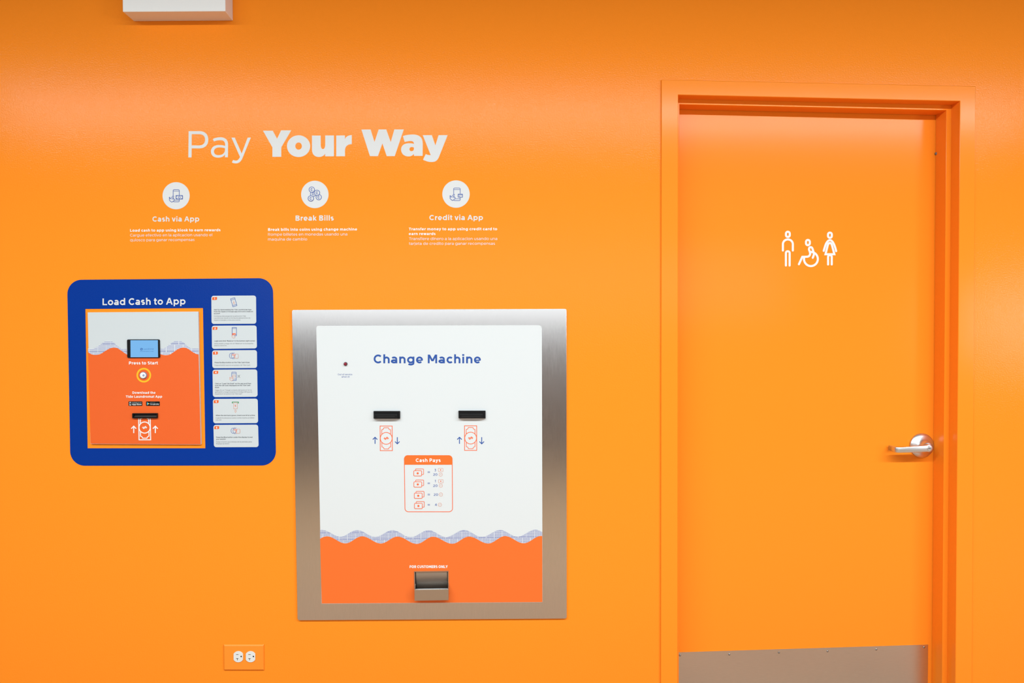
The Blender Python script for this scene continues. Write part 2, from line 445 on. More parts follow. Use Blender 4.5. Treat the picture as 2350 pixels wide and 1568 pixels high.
    if ch == '0': W = .82; Pp(A_(W / 2, .5, W / 2 - h, .51 - h, 0, 360)[:-1], True); return G, W, rd, rd
    if ch == '1': R(.16, 0, .16 + w, 1); S(.04, .84, .16 + h, 1); return G, .16 + w, .06, st
    if ch == '2': W = .72; R(0, 0, W, t); Pp(A_(.35, .70, .35 - h, .31 - h, 150, -30) + [(.12, th)]); return G, W, rd, rd
    if ch == '3': W = .72; R(.04, 1 - t, W - .04, 1); S(W - .12, 1 - th, .36, .58); Pp(A_(.35, .31, .36 - h, .32 - h, 85, -145)); return G, W, rd, rd
    if ch == '4': W = .82; R(.50, 0, .50 + w, 1); R(0, .22, W, .22 + t); S(.50 + h * .8, 1, .12, .22 + th); return G, W, .05, .05
    if ch == '5': W = .72; R(.08, 1 - t, W - .04, 1); R(.08, .5, .08 + w, 1); Pp(A_(.35, .33, .36 - h, .34 - h, 120, -140)); return G, W, rd, rd
    if ch == '6': W = .76; Pp(A_(W / 2, .33, W / 2 - h, .34 - h, 0, 360)[:-1], True); Pp(A_(W * .92, .33, W * .92 - h, .66, 180, 108)); return G, W, rd, rd
    if ch == '.': R(0, 0, w, w); return G, w, .08, .08
    if ch == ',': R(0, 0, w, w); S(w * .6, .02, w * .2, -.16); return G, w, .08, .08
    if ch == '"': R(0, .68, w * .8, 1.02); R(w * 1.4, .68, w * 2.2, 1.02); return G, w * 2.2, .07, .07
    if ch == '=': R(0, .24, .62, .24 + t); R(0, .58, .62, .58 + t); return G, .62, .1, .1
    if ch == '$': W = .70; sc(W, 1); R(W / 2 - h * .8, -.16, W / 2 + h * .8, 1.16); return G, W, .08, .08
    R(0, 0, .5, t); return G, .5, .1, .1

def text2d(s, x0, y0, x1, y1, cap, w, stretch=0.12):
    """text whose ink runs from x0 to x1 along a baseline y0 -> y1 (photo pixels)"""
    gl = [glyph(c, w) for c in s]; pos = []; x = 0; n = len(gl)
    for i, (g, W, l, r) in enumerate(gl):
        if i: x += l
        pos.append(x); x += W
        if i < n - 1: x += r
    nat = x
    want = (x1 - x0) / cap
    sx = max(1 - stretch, min(1 + stretch, want / nat))
    extra = (want / sx - nat) / max(1, n - 1)
    out = []
    def T(u, v): X = x0 + u * sx * cap; return (X, y0 + (y1 - y0) * (X - x0) / (x1 - x0) - v * cap)
    for i, (g, W, l, r) in enumerate(gl):
        ox = pos[i] + extra * i
        for e in g:
            if e[0] == 'P':
                v, f = ribbon(e[1], w, e[2])
            elif e[0] == 'R':
                a, b, c, d = e[1:]; v, f = [(a, b), (c, b), (c, d), (a, d)], [(0, 1, 2, 3)]
            else:
                a, b, c, d = e[1:]; k = w / 2 * math.hypot(c - a, d - b) / abs(d - b)
                v, f = [(a - k, b), (a + k, b), (c + k, d), (c - k, d)], [(0, 1, 2, 3)]
            out.append(([T(p + ox, q) for p, q in v], f))
    return out

# ================================================================== THE ROOM
WT = 0.15
# door frame outlines in pixels (on the wall plane), jambs run down to the floor
def to_floor(p, q):
    """continue the line p->q (world) down to z = 0"""
    t = (0 - p.z) / (q.z - p.z); v = p + (q - p) * t; v.z = 0; return v
FY = -0.007
o_tl, o_tr = P(1518, 183, FY), P(2239, 198, FY)
o_bl, o_br = to_floor(o_tl, P(1516.5, 1566, FY)), to_floor(o_tr, P(2230.5, 1560, FY))
l_tl, l_tr = P(1556.5, 217.5, FY), P(2203.5, 232, FY)
l_bl, l_br = to_floor(l_tl, P(1555, 1560, FY)), to_floor(l_tr, P(2193, 1560, FY))

m_frame = [(670, 711.5), (1300, 709), (1300.5, 1420), (683, 1424)]
mh = [P(*p) for p in ((690, 728), (1285, 726), (1285, 1405), (700, 1408))]
HOLES = [((o_tl.x + l_tl.x) / 2, (o_tr.x + l_tr.x) / 2 - 0.003, 0.0, (l_tl.z + o_tl.z) / 2 - 0.012),
         (mh[3].x, mh[1].x, mh[2].z, mh[0].z)]

def wall_with_holes(name, x0, x1, z0, z1, y0, y1, holes, material):
    xs = sorted({x0, x1, *[h[0] for h in holes], *[h[1] for h in holes]}); zs = sorted({z0, z1, *[h[2] for h in holes], *[h[3] for h in holes]})
    solid = {}
    for i in range(len(xs) - 1):
        for j in range(len(zs) - 1):
            cx, cz = (xs[i] + xs[i + 1]) / 2, (zs[j] + zs[j + 1]) / 2
            solid[i, j] = not any(h[0] < cx < h[1] and h[2] < cz < h[3] for h in holes)
    V, F, idx = [], [], {}
    def v(i, j, k):
        if (i, j, k) not in idx: idx[i, j, k] = len(V); V.append(Vector((xs[i], (y0, y1)[k], zs[j])))
        return idx[i, j, k]
    for (i, j), s in solid.items():
        if not s: continue
        F.append((v(i, j, 0), v(i + 1, j, 0), v(i + 1, j + 1, 0), v(i, j + 1, 0)))
        F.append((v(i, j, 1), v(i, j + 1, 1), v(i + 1, j + 1, 1), v(i + 1, j, 1)))
        for di, dj, a, b in ((-1, 0, (i, j), (i, j + 1)), (1, 0, (i + 1, j), (i + 1, j + 1)), (0, -1, (i, j), (i + 1, j)), (0, 1, (i, j + 1), (i + 1, j + 1))):
            if not solid.get((i + di, j + dj), False): F.append((v(*a, 0), v(*b, 0), v(*b, 1), v(*a, 1)))
    o = obj(name, V, F, material); tag(o, kind='structure'); return o

wall_with_holes('wall_back', ROOM_L, ROOM_R, 0, CEIL, 0, WT, HOLES, 'orange_paint')
v, f = boxv(ROOM_L - .1, ROOM_R + .1, ROOM_B - .1, WT + .9, -0.1, 0); tag(obj('floor', v, f, 'floor_tile'), kind='structure')
v, f = boxv(ROOM_L - .1, ROOM_R + .1, ROOM_B - .1, WT + .9, CEIL, CEIL + .1); tag(obj('ceiling', v, f, 'ceiling_white'), kind='structure')
v, f = boxv(ROOM_L - .1, ROOM_L, ROOM_B - .1, WT + .9, 0, CEIL); tag(obj('wall_left', v, f, 'room_wall'), kind='structure')
v, f = boxv(ROOM_R, ROOM_R + .1, ROOM_B - .1, WT + .9, 0, CEIL); tag(obj('wall_right', v, f, 'room_wall'), kind='structure')
v, f = boxv(ROOM_L, ROOM_R, ROOM_B - .1, ROOM_B, 0, CEIL); tag(obj('wall_front', v, f, 'room_wall'), kind='structure')
v, f = boxv(ROOM_L + .3, ROOM_R - .3, -5.6, -4.8, 0, 1.15); tag(obj('unseen_dark_block', v, f, 'dark_machine'), kind='structure')  # unseen dark block behind the camera, added to darken the steel's reflections
v, f = boxv(ROOM_L, ROOM_R, WT + .8, WT + .9, 0, CEIL); tag(obj('wall_behind_door', v, f, 'room_wall'), kind='structure')

# ------------------------------------------------------------------ door frame (hollow metal frame with a stop)
def inset(p_tl, p_tr, p_br, p_bl, d, y):
    return [Vector((p_bl.x + d, y, 0)), Vector((p_tl.x + d, y, p_tl.z - d)), Vector((p_tr.x - d, y, p_tr.z - d)), Vector((p_br.x - d, y, 0))]
STOP_Y, DOOR_Y, STOP = 0.040, 0.101, 0.018
rings = [inset(o_tl, o_tr, o_br, o_bl, 0, 0.0), inset(o_tl, o_tr, o_br, o_bl, 0.0, FY + .0015), inset(o_tl, o_tr, o_br, o_bl, 0.0015, FY),
         inset(l_tl, l_tr, l_br, l_bl, -0.0015, FY), inset(l_tl, l_tr, l_br, l_bl, 0, FY + .0015),
         inset(l_tl, l_tr, l_br, l_bl, 0, STOP_Y), inset(l_tl, l_tr, l_br, l_bl, STOP - .001, STOP_Y), inset(l_tl, l_tr, l_br, l_bl, STOP, STOP_Y + .001),
         inset(l_tl, l_tr, l_br, l_bl, STOP, DOOR_Y - .002), inset(l_tl, l_tr, l_br, l_bl, 0, DOOR_Y - .002), inset(l_tl, l_tr, l_br, l_bl, 0, WT + .005)]
V, F = [], []
for r in rings: V += r
for i in range(len(rings) - 1):
    for k in range(3): a = i * 4 + k; F.append((a, a + 1, a + 5, a + 4))
fr = obj('trim_1', V, F, 'orange_door_paint'); tag(fr, kind='structure', label='orange metal door frame with stepped stop')
# hairline mitre joint at the head of the left jamb
c = P(2149.8, 352.5, DOOR_Y - .006)
v, f = lathe((c.x, c.z), 0, [(0.0055, DOOR_Y - .002), (0.006, DOOR_Y - .005), (0.004, DOOR_Y - .009)], 16)
obj('door_silencer', v, f, 'rubber_grey', fr, smooth=True, label='small grey rubber bumper on the right jamb')

# ------------------------------------------------------------------ door leaf
DT = 0.044
dl, dr, dt = l_bl.x + 0.004, l_tr.x - 0.003, l_tr.z - 0.003
D0 = DOOR_Y - 0.0005
v, f = boxv(dl, dr, D0, D0 + DT, 0.012, dt)
door = obj('door_1', v, f, 'orange_door_paint', loc=(dl, D0, 0)); tag(door, kind='structure')
# kick plate
ky = D0 - 0.0016
kl = P(1557.5, 1498, ky); kr = P(2130, 1480, ky)
kp = [Vector((P(1551, 1498, ky).x, ky, kl.z + 0.0004)), kr, Vector((kr.x, ky, 0.02)), Vector((P(1551, 1498, ky).x, ky, 0.02))]
v, f = hexa(kp, [Vector((p.x, D0, p.z)) for p in kp])
kick = obj('kick_plate', v, f, 'kick_steel', door, label='brushed steel kick plate across the foot of the door')
for sx, sy in ((1560.5, 1504.5), (1673.6, 1502.4), (1787.5, 1498), (1899, 1495), (2011, 1491), (2120.6, 1486)):
    c = P(sx, sy, ky)
    v, f = lathe((c.x, c.z), 0, [(0.0040, ky), (0.0036, ky - .0012), (0.002, ky - .002), (0.0006, ky - .0022)], 14)
    obj('screw', v, f, 'rivet', kick, smooth=True)
# lever handle
hc = P(2114.3, 1022.5, D0)
hd = bpy.data.objects.new('door_handle', None); COL.objects.link(hd); hd.parent = door; hd.location = Vector(hc) - origin_of(door)
hd['label'] = 'satin chrome lever handle with round rose'; hd.empty_display_size = .05
R0 = 0.0465
v, f = lathe((hc.x, hc.z), 0, [(R0, D0), (R0, D0 - .003), (R0 * .97, D0 - .006), (R0 * .80, D0 - .011), (R0 * .58, D0 - .017), (R0 * .46, D0 - .024), (R0 * .40, D0 - .034), (R0 * .36, D0 - .045)], 56)
obj('rose', v, f, 'satin_chrome', hd, smooth=True)
LY = D0 - 0.058   # front of the lever
hub = P(2134, 1029.5, LY); tip = P(2067, 1033.5, LY)
# lever: a swept bar, hub end round, gentle curve, returning to the door at its free end
def lever():
    secs = []  # (x, y_front, z_centre, half_height, half_thickness)
    n = 22; x0, x1 = hub.x + .0125, tip.x
    for i in range(n + 1):
        t = i / n; x = x0 + (x1 - x0) * t
        z = hub.z + (tip.z - hub.z) * t
        hh_ = 0.0135 - 0.0028 * t
        if t < .12: hh_ *= math.sqrt(max(0.02, 1 - ((.12 - t) / .12) ** 2))
        yf = LY - 0.003 * math.sin(math.pi * t)
        secs.append((Vector((x, yf + .006, z)), hh_, .006, Vector((0, 1, 0))))
    # the return, bending back to the door
    for a in (15, 30, 45, 60, 75, 90):
        t = math.radians(a); rr = .012
        c = Vector((x1 - rr * math.sin(t), LY + .006 + rr * (1 - math.cos(t)), tip.z))
        secs.append((c, .0107, .0055, Vector((math.sin(t), math.cos(t), 0))))
    c = Vector((x1 - .0125, D0 - .008, tip.z)); secs.append((c, .0100, .0045, Vector((1, 0.0, 0))))
    V, F = [], []
    m = 16
    for c, hz, ht, nrm in secs:
        for k in range(m):
            a = 2 * math.pi * k / m; ca, sa = math.cos(a), math.sin(a)
            e = 0.45
            u = math.copysign(abs(ca) ** e, ca); w_ = math.copysign(abs(sa) ** e, sa)
            V.append(c + nrm * (ht * u) + Vector((0, 0, hz * w_)))
    for i in range(len(secs) - 1):
        for k in range(m):
            a, b = i * m + k, i * m + (k + 1) % m; F.append((a, b, b + m, a + m))
    F.append(tuple(range(m))[::-1]); F.append(tuple(range(len(V) - m, len(V))))
    return V, F
v, f = lever()
lv = obj('lever', v, f, 'satin_chrome', hd, smooth=True)
v, f = lathe((hub.x - .003, hub.z), 0, [(0.0150, D0 - .040), (0.0148, LY + .004), (0.0135, LY - .0005), (.0125, LY - .0012)], 32)
obj('hub', v, f, 'satin_chrome', hd, smooth=True)
kc = (hub.x - .003, hub.z)
v, f = lathe(kc, 0, [(0.0092, LY - .0008), (0.0088, LY - .0032), (0.0070, LY - .0036)], 28)
kk = obj('lock_cylinder', v, f, 'satin_chrome', hd, smooth=False)
g = Gfx(LY - .0042)
V0 = []
for (x, z) in ((-.0052, .0008), (-.002, .0016), (.001, .0005), (.0035, .0015), (.0052, -.0006), (.002, -.0014), (-.001, -.0006), (-.004, -.0014)): V0.append(Vector((kc[0] + x, LY - .0040, kc[1] + z)))
obj('keyway', V0, [tuple(range(8))], 'black_gap', hd)

# ------------------------------------------------------------------ restroom pictograms on the door
T = crop(1770, 510, 13.056); PW = 62 / 13.056
def picto(name, label, lines):
    y = D0 - .0006
    g = Gfx(y)
    for pts, closed in lines:
        q = [T(*p) for p in pts]; g.line(q, PW, 'vinyl_white_bright', closed)
        if not closed:
            for e in (q[0], q[-1]): g.poly(circle(e[0], e[1], PW / 2, 16), 'vinyl_white_bright')
    xs = [v.x for v in g.V]; zs = [v.z for v in g.V]
    o = g.build(name, loc=((min(xs) + max(xs)) / 2, y, min(zs)))
    tag(o, label, 'pictogram sticker', 'restroom pictograms on the door')
def cap_(cx, y0, y1, r): return arc(cx, y0 + r, r, r, 180, 360) + arc(cx, y1 - r, r, r, 0, 180)
picto('restroom_pictogram', 'white outline man sticker on the orange door, left of the wheelchair figure', [
    (cap_(497, 288, 444, 57), True), ([(348, 850)] + arc(497, 660, 149, 142, 180, 360) + [(645, 850)], False),
    ([(438, 1300)] + arc(494, 925, 56, 52, 180, 360) + [(550, 1300)], False)])
picto('restroom_pictogram', 'white outline wheelchair user sticker on the orange door, between man and woman figures', [
    (cap_(1097, 534, 690, 57), True),
    (catmull([(828, 1262), (930, 1040)], 1) + [(1080, 1037)] + catmull([(1080, 1037), (1135, 1012), (1165, 950), (1150, 880), (1130, 815), (1145, 765), (1185, 750), (1225, 775), (1255, 860), (1278, 940), (1268, 1000), (1243, 1068)], 4)[1:], False),
    (arc(1187, 1105, 208, 212, -97, 192), False)])
picto('restroom_pictogram', 'white outline woman in a dress sticker on the orange door, right of the wheelchair figure', [
    (cap_(1757, 314, 470, 57), True),
    (catmull([(1572, 860), (1600, 760), (1640, 650), (1695, 570), (1757, 540), (1820, 570), (1872, 650), (1915, 760), (1943, 868)], 5), False),
    ([(1625, 962)] + catmull([(1690, 700), (1715, 645), (1757, 625), (1797, 645), (1820, 700)], 4) + [(1890, 962)], True),
    ([(1702, 1268)] + arc(1757, 1040, 55, 52, 180, 360) + [(1812, 1268)], False)])

# ------------------------------------------------------------------ headline "Pay Your Way"
TA = crop(410, 280, 2350 / 330); TB = crop(740, 280, 2350 / 310)
WORDS = {
 'Pay': [(TA, 'M 163 150 L 345 150 C 430 150 485 205 485 290 C 485 380 430 430 345 432 L 213 432 L 211 580 L 158 580 Z M 213 200 L 340 200 C 400 200 432 235 432 290 C 432 345 400 383 340 383 L 213 383 Z'),
         (TA, 'M 560 278 C 600 258 640 250 685 250 C 765 250 808 295 808 370 L 805 577 L 757 577 L 757 535 C 735 565 700 584 645 584 C 575 584 527 545 527 485 C 527 415 580 377 660 377 C 700 377 735 382 760 392 L 760 372 C 760 325 735 298 680 298 C 640 298 608 306 575 320 Z M 757 430 C 730 421 700 417 665 417 C 610 417 577 443 577 483 C 577 520 607 543 650 543 C 712 543 757 510 757 455 Z'),
         (TA, 'M 862 256 L 917 256 L 1030 515 L 1128 256 L 1180 256 L 1050 575 C 1020 650 985 678 935 678 C 910 678 890 672 870 660 L 890 620 C 905 628 920 632 937 632 C 962 632 980 618 1003 572 Z')],
 'Your': [(TA, 'M 1378 143 L 1538 143 L 1608 275 L 1675 137 L 1840 137 L 1677 415 L 1677 570 L 1532 570 L 1532 415 Z'),
          (TA, 'O'), (crop(0, 0, 1), 'M 715.9 311.2 L 736.1 311.2 L 736.1 333 C 736.1 339.5 738.5 342.3 741.5 342.2 C 744.5 341.8 746.3 338 746.3 332 L 746.3 311 L 766.4 311 L 766.4 358.9 L 746.3 358.9 L 746.3 353 C 743 358 738 360.4 731.5 360.4 C 721.5 360.4 715.9 353.5 715.9 343 Z'),
          (TB, 'M 240 235 L 392 235 L 392 300 C 412 255 445 230 510 228 L 510 385 C 440 385 393 420 392 500 L 392 597 L 240 597 Z')],
 'Way': [(TB, 'M 678 132 L 838 132 L 905 347 L 978 130 L 1110 130 L 1188 350 L 1250 130 L 1415 130 L 1258 595 L 1118 595 L 1043 375 L 965 595 L 826 595 Z'),
         (TB, 'M 1400 245 C 1450 228 1510 218 1570 218 C 1690 218 1745 270 1745 385 L 1743 590 L 1592 590 L 1592 555 C 1570 585 1540 600 1495 600 C 1420 600 1368 550 1368 480 C 1368 405 1425 370 1510 370 C 1545 370 1570 373 1592 382 C 1590 345 1570 333 1530 332 C 1495 332 1465 340 1430 350 Z M 1592 448 C 1580 438 1565 437 1555 437 C 1525 437 1514 455 1514 475 C 1514 498 1530 508 1550 508 C 1578 508 1592 492 1592 460 Z'),
         (TB, 'M 1745 230 L 1903 230 L 1965 408 L 2020 230 L 2177 230 L 2035 590 C 2000 680 1965 697 1895 697 C 1840 697 1795 680 1750 657 L 1797 558 C 1825 572 1850 578 1883 576 Z')]}
c = P(727, 362)
head = thing('headline_lettering', 'large white headline lettering reading Pay Your Way high on the orange wall', 'wall lettering', (c.x, 0, c.z))
for wd, gs in WORDS.items():
    g = Gfx(-.0005)
    for T_, p in gs:
        if p == 'O':
            a = TA(1960, 396); g.poly([circle(a[0], a[1], 190 / 7.121, 40, 178 / 7.121), circle(a[0], a[1] - .2, 54 / 7.121, 28, 59 / 7.121)], 'vinyl_white')
        else: g.poly(svg(p, T_), 'vinyl_white')
    g.build('word', head, label={'Pay': 'thin white word Pay', 'Your': 'heavy white word Your', 'Way': 'heavy white word Way'}[wd])

# ------------------------------------------------------------------ three captions under the headline
def hand_cursor(g, T, dx, dy, m, fill, s=1.0, w=1.2, layer=2):
    pts = [(1012, 487), (1018, 520), (1030, 520), (1078, 458), (1095, 466), (1066, 512), (1078, 500), (1085, 513), (1092, 508), (1098, 524), (1112, 532), (1108, 552), (1085, 572), (1050, 590), (1018, 565), (1000, 542), (1005, 520), (998, 492)]
    q = [T(dx + (x - 1050) * s, dy + (y - 525) * s) for x, y in pts]
    g.poly(q, fill, layer); g.line(q, w, m, True, layer + 1)
    for a, b in (((1066, 512), (1050, 535)), ((1085, 513), (1070, 535)), ((1098, 524), (1084, 545))):
        g.line([T(dx + (a[0] - 1050) * s, dy + (a[1] - 525) * s), T(dx + (b[0] - 1050) * s, dy + (b[1] - 525) * s)], w * .7, m, layer=layer + 1)

def disc(ox, cx, cy, r, label, draw):
    T = crop(ox, 400, 9.224); c = T(cx, cy)
    lo = P(c[0], c[1] + r / 9.224)
    th = thing('icon_sticker', label, 'round sticker', (lo.x, 0, lo.z), 'round icon stickers under the headline')
    slab('disc', circle(c[0], c[1], r / 9.224, 72), 0, -.0006, 'vinyl_white', th)
    g = Gfx(-.0009); draw(g, T); g.build('icon', th, label='blue line drawing')
def phone(g, T, x0, y0, x1, y1, l1, l2, m='ink_blue_soft', w=1.3, r=2.2, layer=0):
    a, b = T(x0, y0), T(x1, y1); g.line(rrect(a[0], a[1], b[0], b[1], r), w, m, True, layer)
    for l in (l1, l2): g.line([T(x0, l), T(x1, l)], w * .8, m, layer=layer)
def d1(g, T):
    phone(g, T, 1082, 328, 1213, 583, 358, 552)
    a, b = T(1143, 450), T(1280, 525)
    g.poly(rrect(a[0], a[1], b[0], b[1], .3), 'vinyl_white', 2); g.line(rrect(a[0], a[1], b[0], b[1], .3), 1.5, 'ink_blue_soft', True, 3)
    q = T(1213, 487); g.ring(q[0], q[1], 2.3, 1.2, 'ink_blue_soft', 3)
    for x, y, sx, sy in ((1143, 450, 1, 1), (1280, 450, -1, 1), (1143, 525, 1, -1), (1280, 525, -1, -1)):
        g.line([T(x + 26 * sx, y), T(x + 20 * sx, y + 16 * sy), T(x, y + 20 * sy)], 1.1, 'ink_blue_soft', layer=3)
    hand_cursor(g, T, 1050, 525, 'ink_blue_soft', 'vinyl_white')
def d3(g, T):
    phone(g, T, 1117, 293, 1255, 557, 325, 520)
    a, b = T(1213, 420), T(1303, 485)
    g.poly(rrect(a[0], a[1], b[0], b[1], .4), 'vinyl_white', 2); g.line(rrect(a[0], a[1], b[0], b[1], .4), 1.4, 'ink_blue_soft', True, 3)
    g.line([T(1213, 438), T(1303, 438)], 1.3, 'ink_blue_soft', layer=3); g.line([T(1228, 466), T(1250, 466)], 1.2, 'ink_blue_soft', layer=3)
    hand_cursor(g, T, 1090, 490, 'ink_blue_soft', 'vinyl_white')
def d2(g, T):
    for i, (x, y) in enumerate(((1092, 415), (1212, 485), (1065, 325), (1175, 393), (1045, 512))):
        q = T(x, y); L = 2 * i
        g.poly(circle(q[0], q[1], 6.1, 32), 'vinyl_white', L); g.ring(q[0], q[1], 6.1, 1.35, 'ink_blue_soft', L + 1)
        g.line(arc(q[0], q[1], 2.5, 2.7, 50, 310), 1.1, 'ink_blue_soft', layer=L + 1); g.line([(q[0] + .2, q[1] - 3.9), (q[0] + .2, q[1] + 3.9)], .9, 'ink_blue_soft', layer=L + 1)
disc(280, 1145, 455, 287, 'white round sticker with phone, hand and banknote drawing, above Cash via App', d1)
disc(600, 1130, 428, 290, 'white round sticker with a drawing of five coins, above Break Bills', d2)
disc(920, 1167, 420, 290, 'white round sticker with phone, hand and payment card drawing, above Credit via App', d3)

CAP = [
 (280, ('Cash via App', 645, 1635, 1003, 1000, 108), [
   ('Load cash to app using kiosk to earn rewards', 172, 2085, 1217, 1208, 'b'), ('Cargue efectivo en la aplicacion usando el', 172, 1910, 1320, 1312, 'l'), ('quiosco para ganar recompensas', 172, 1535, 1421, 1414, 'l')]),
 (600, ('Break Bills', 722, 1530, 984, 980, 108), [
   ('Break bills into coins using change machine', 140, 2025, 1200, 1192, 'b'), ('Rompe billetes en monedas usando una', 140, 1818, 1302, 1296, 'l'), ('maquina de cambio', 140, 968, 1405, 1402, 'l')]),
 (920, ('Credit via App', 603, 1737, 972, 970, 108), [
   ('Transfer money to app using credit card to', 168, 2038, 1188, 1186, 'b'), ('earn rewards', 168, 733, 1288, 1287, 'b'), ('Transfiere dinero a la aplicacion usando una', 172, 2040, 1394, 1392, 'l'), ('tarjeta de credito para ganar recompensas', 172, 1993, 1496, 1494, 'l')])]
for ox, (s, x0, x1, y0, y1, cp), lines in CAP:
    T = crop(ox, 400, 9.224)
    g = Gfx(-.0005); a, b = T(x0, y0), T(x1, y1); g.text(s, a[0], a[1], b[0], b[1], cp / 9.224, .205)
    q = P((a[0] + b[0]) / 2, a[1]); o = g.build('caption_heading', loc=(q.x, 0, q.z))
    tag(o, 'white bold caption lettering reading %s on the orange wall' % s, 'wall lettering', 'caption headings under the round stickers')
    a, b = T(lines[0][1], lines[0][3]), T(lines[-1][2], lines[-1][3]); q = P((a[0] + b[0]) / 2, b[1])
    th = thing('caption_paragraph', 'small white bilingual paragraph under the heading %s' % s, 'wall lettering', (q.x, 0, q.z), 'small paragraphs under the caption headings')
    for kind in 'bl':
        g = Gfx(-.0005)
        for t_, u0, u1, v0, v1, k in lines:
            if k == kind:
                a, b = T(u0, v0), T(u1, v1); g.text(t_, a[0], a[1], b[0], b[1], 6.15, .215 if k == 'b' else .125, m='vinyl_white_bright' if k == 'b' else 'vinyl_white')
        g.build('text_lines', th, label='bold English lines' if kind == 'b' else 'thin Spanish lines')

# ------------------------------------------------------------------ blue surround panel
K = crop(140, 620, 3.3365)
blue_loops = [rquad(K(47, 75), K(1622, 61), K(1647, 1497), K(72, 1499), 33, 12), [K(186, 298), K(1087, 291), K(1105, 1365), K(203, 1365)]]
c = P(*K(860, 1498))
bp = thing('surround_panel', 'large royal blue rounded vinyl surround framing the cash kiosk', 'wall graphic', (c.x, 0, c.z))
slab('panel', blue_loops, 0, -.0008, 'vinyl_blue', bp)
g = Gfx(-.0011); a, b = K(318, 270), K(953, 264); g.text('Load Cash to App', a[0], a[1] - .3, b[0], b[1] - .2, 15.3, .20, m='vinyl_white')
g.build('heading_text', bp, label='white heading Load Cash to App')

# ------------------------------------------------------------------ six instruction cards
C4, C5, C6 = crop(475, 670, 11.2), crop(475, 790, 12.06), crop(475, 905, 12.06)
def push_icon(g, T, cx, cy):
    I = 'ink_blue_soft'; O = 'ink_salmon'
    q = T(cx - 70, cy); g.line(arc(q[0], q[1], 4.6, 5.9, 0, 360)[:-1], .9, I, True)
    q = T(cx - 30, cy); g.poly(circle(q[0], q[1], 3.2, 28, 5.6), 'card_white', 1); g.line(arc(q[0], q[1], 3.2, 5.6, 0, 360)[:-1], .8, I, True, 2)
    a, b = T(cx + 10, cy - 45), T(cx + 120, cy + 70); g.poly(rrect(a[0], a[1], b[0], b[1], 1.6), 'card_white', 3); g.line(rrect(a[0], a[1], b[0], b[1], 1.6), .8, O, True, 4)
    a, b = T(cx - 45, cy - 42), T(cx + 40, cy - 12); g.poly(rrect(a[0], a[1], b[0], b[1], 1.0), 'card_white', 5); g.line(rrect(a[0], a[1], b[0], b[1], 1.0), .8, 'ink_orange', True, 6)
    for k in (0, 22, 44): g.line([T(cx + 8, cy + k), T(cx + 40, cy + k)], .7, 'ink_orange', layer=6)
    for x, y, u, v_ in ((-30, -75, -22, -92), (-2, -68, 14, -88), (-30, 78, -22, 98), (-2, 70, 14, 90)): g.line([T(cx + x, cy + y), T(cx + u, cy + v_)], .8, I)
def i1(g):
    T = C4; q = [T(605, 180), T(712, 150), T(770, 352), T(668, 384)]
    g.line(q, 1.1, 'ink_blue_soft', True)
    g.line([T(615, 212), T(722, 182)], .9, 'ink_blue_soft'); g.line([T(658, 350), T(762, 322)], .9, 'ink_blue_soft')
    g.line([T(680, 225), T(690, 285)], .9, 'ink_salmon'); g.line([T(668, 268), T(692, 290), T(708, 258)], .9, 'ink_salmon'); g.line([T(668, 312), T(722, 298)], .9, 'ink_salmon')
def i2(g):
    T = C4; phone(g, T, 645, 914, 758, 1128, 942, 1102, w=1.1, r=.9)
    a, b = T(652, 1065), T(735, 1106); g.poly(rrect(a[0], a[1], b[0], b[1], .2), 'ink_orange', 1)
    q = [T(*p) for p in ((640, 1108), (655, 1135), (700, 1092), (716, 1102), (690, 1140), (712, 1135), (722, 1165), (680, 1192), (645, 1165), (638, 1135))]
    g.poly(q, 'card_white', 2); g.line(q, .8, 'ink_salmon', True, 3)
def i3(g): push_icon(g, C5, 745, 322)
def i4(g):
    T = C5; phone(g, T, 685, 778, 808, 1008, 815, 970, w=1.0, r=1.0)
    hand_cursor(g, T, 675, 955, 'ink_salmon', 'card_white', .95, .8)
    q = T(748, 885); g.line(rrect(q[0] - 3, q[1] - 2, q[0] + 3, q[1] + 2, .6), .7, 'ink_salmon', True, 1)
    for sx in (-1, 1):
        for sy in (-1, 1): g.line([T(880 + 14 * sx, 890 + 16 * sy), T(880 + 34 * sx, 890 + 38 * sy)], .8, 'ink_grey')
    q = T(880, 890); g.line(rrect(q[0] - 1.3, q[1] - 1.3, q[0] + 1.3, q[1] + 1.3, .2), .7, 'ink_grey', True)
def i5(g):
    T = C6; a, b = T(690, 208), T(880, 252); g.poly(rrect(a[0], a[1], b[0], b[1], .5), 'ink_green', 0)
    a, b = T(715, 226), T(855, 246); g.poly(rrect(a[0], a[1], b[0], b[1], .2), 'card_white', 1)
    a, b = T(738, 240), T(835, 402); g.poly(rrect(a[0], a[1], b[0], b[1], .6), 'card_white', 2); g.line(rrect(a[0], a[1], b[0], b[1], .6), .9, 'ink_salmon', True, 3)
    a = T(770, 345); g.text('$', a[0], a[1], a[0] + 2.8, a[1], 4.2, .2, m='ink_orange', layer=3)
    g.line([T(788, 430), T(815, 465), T(790, 508), T(763, 465)], .8, 'ink_salmon', True)
def i6(g): push_icon(g, C6, 790, 1010)
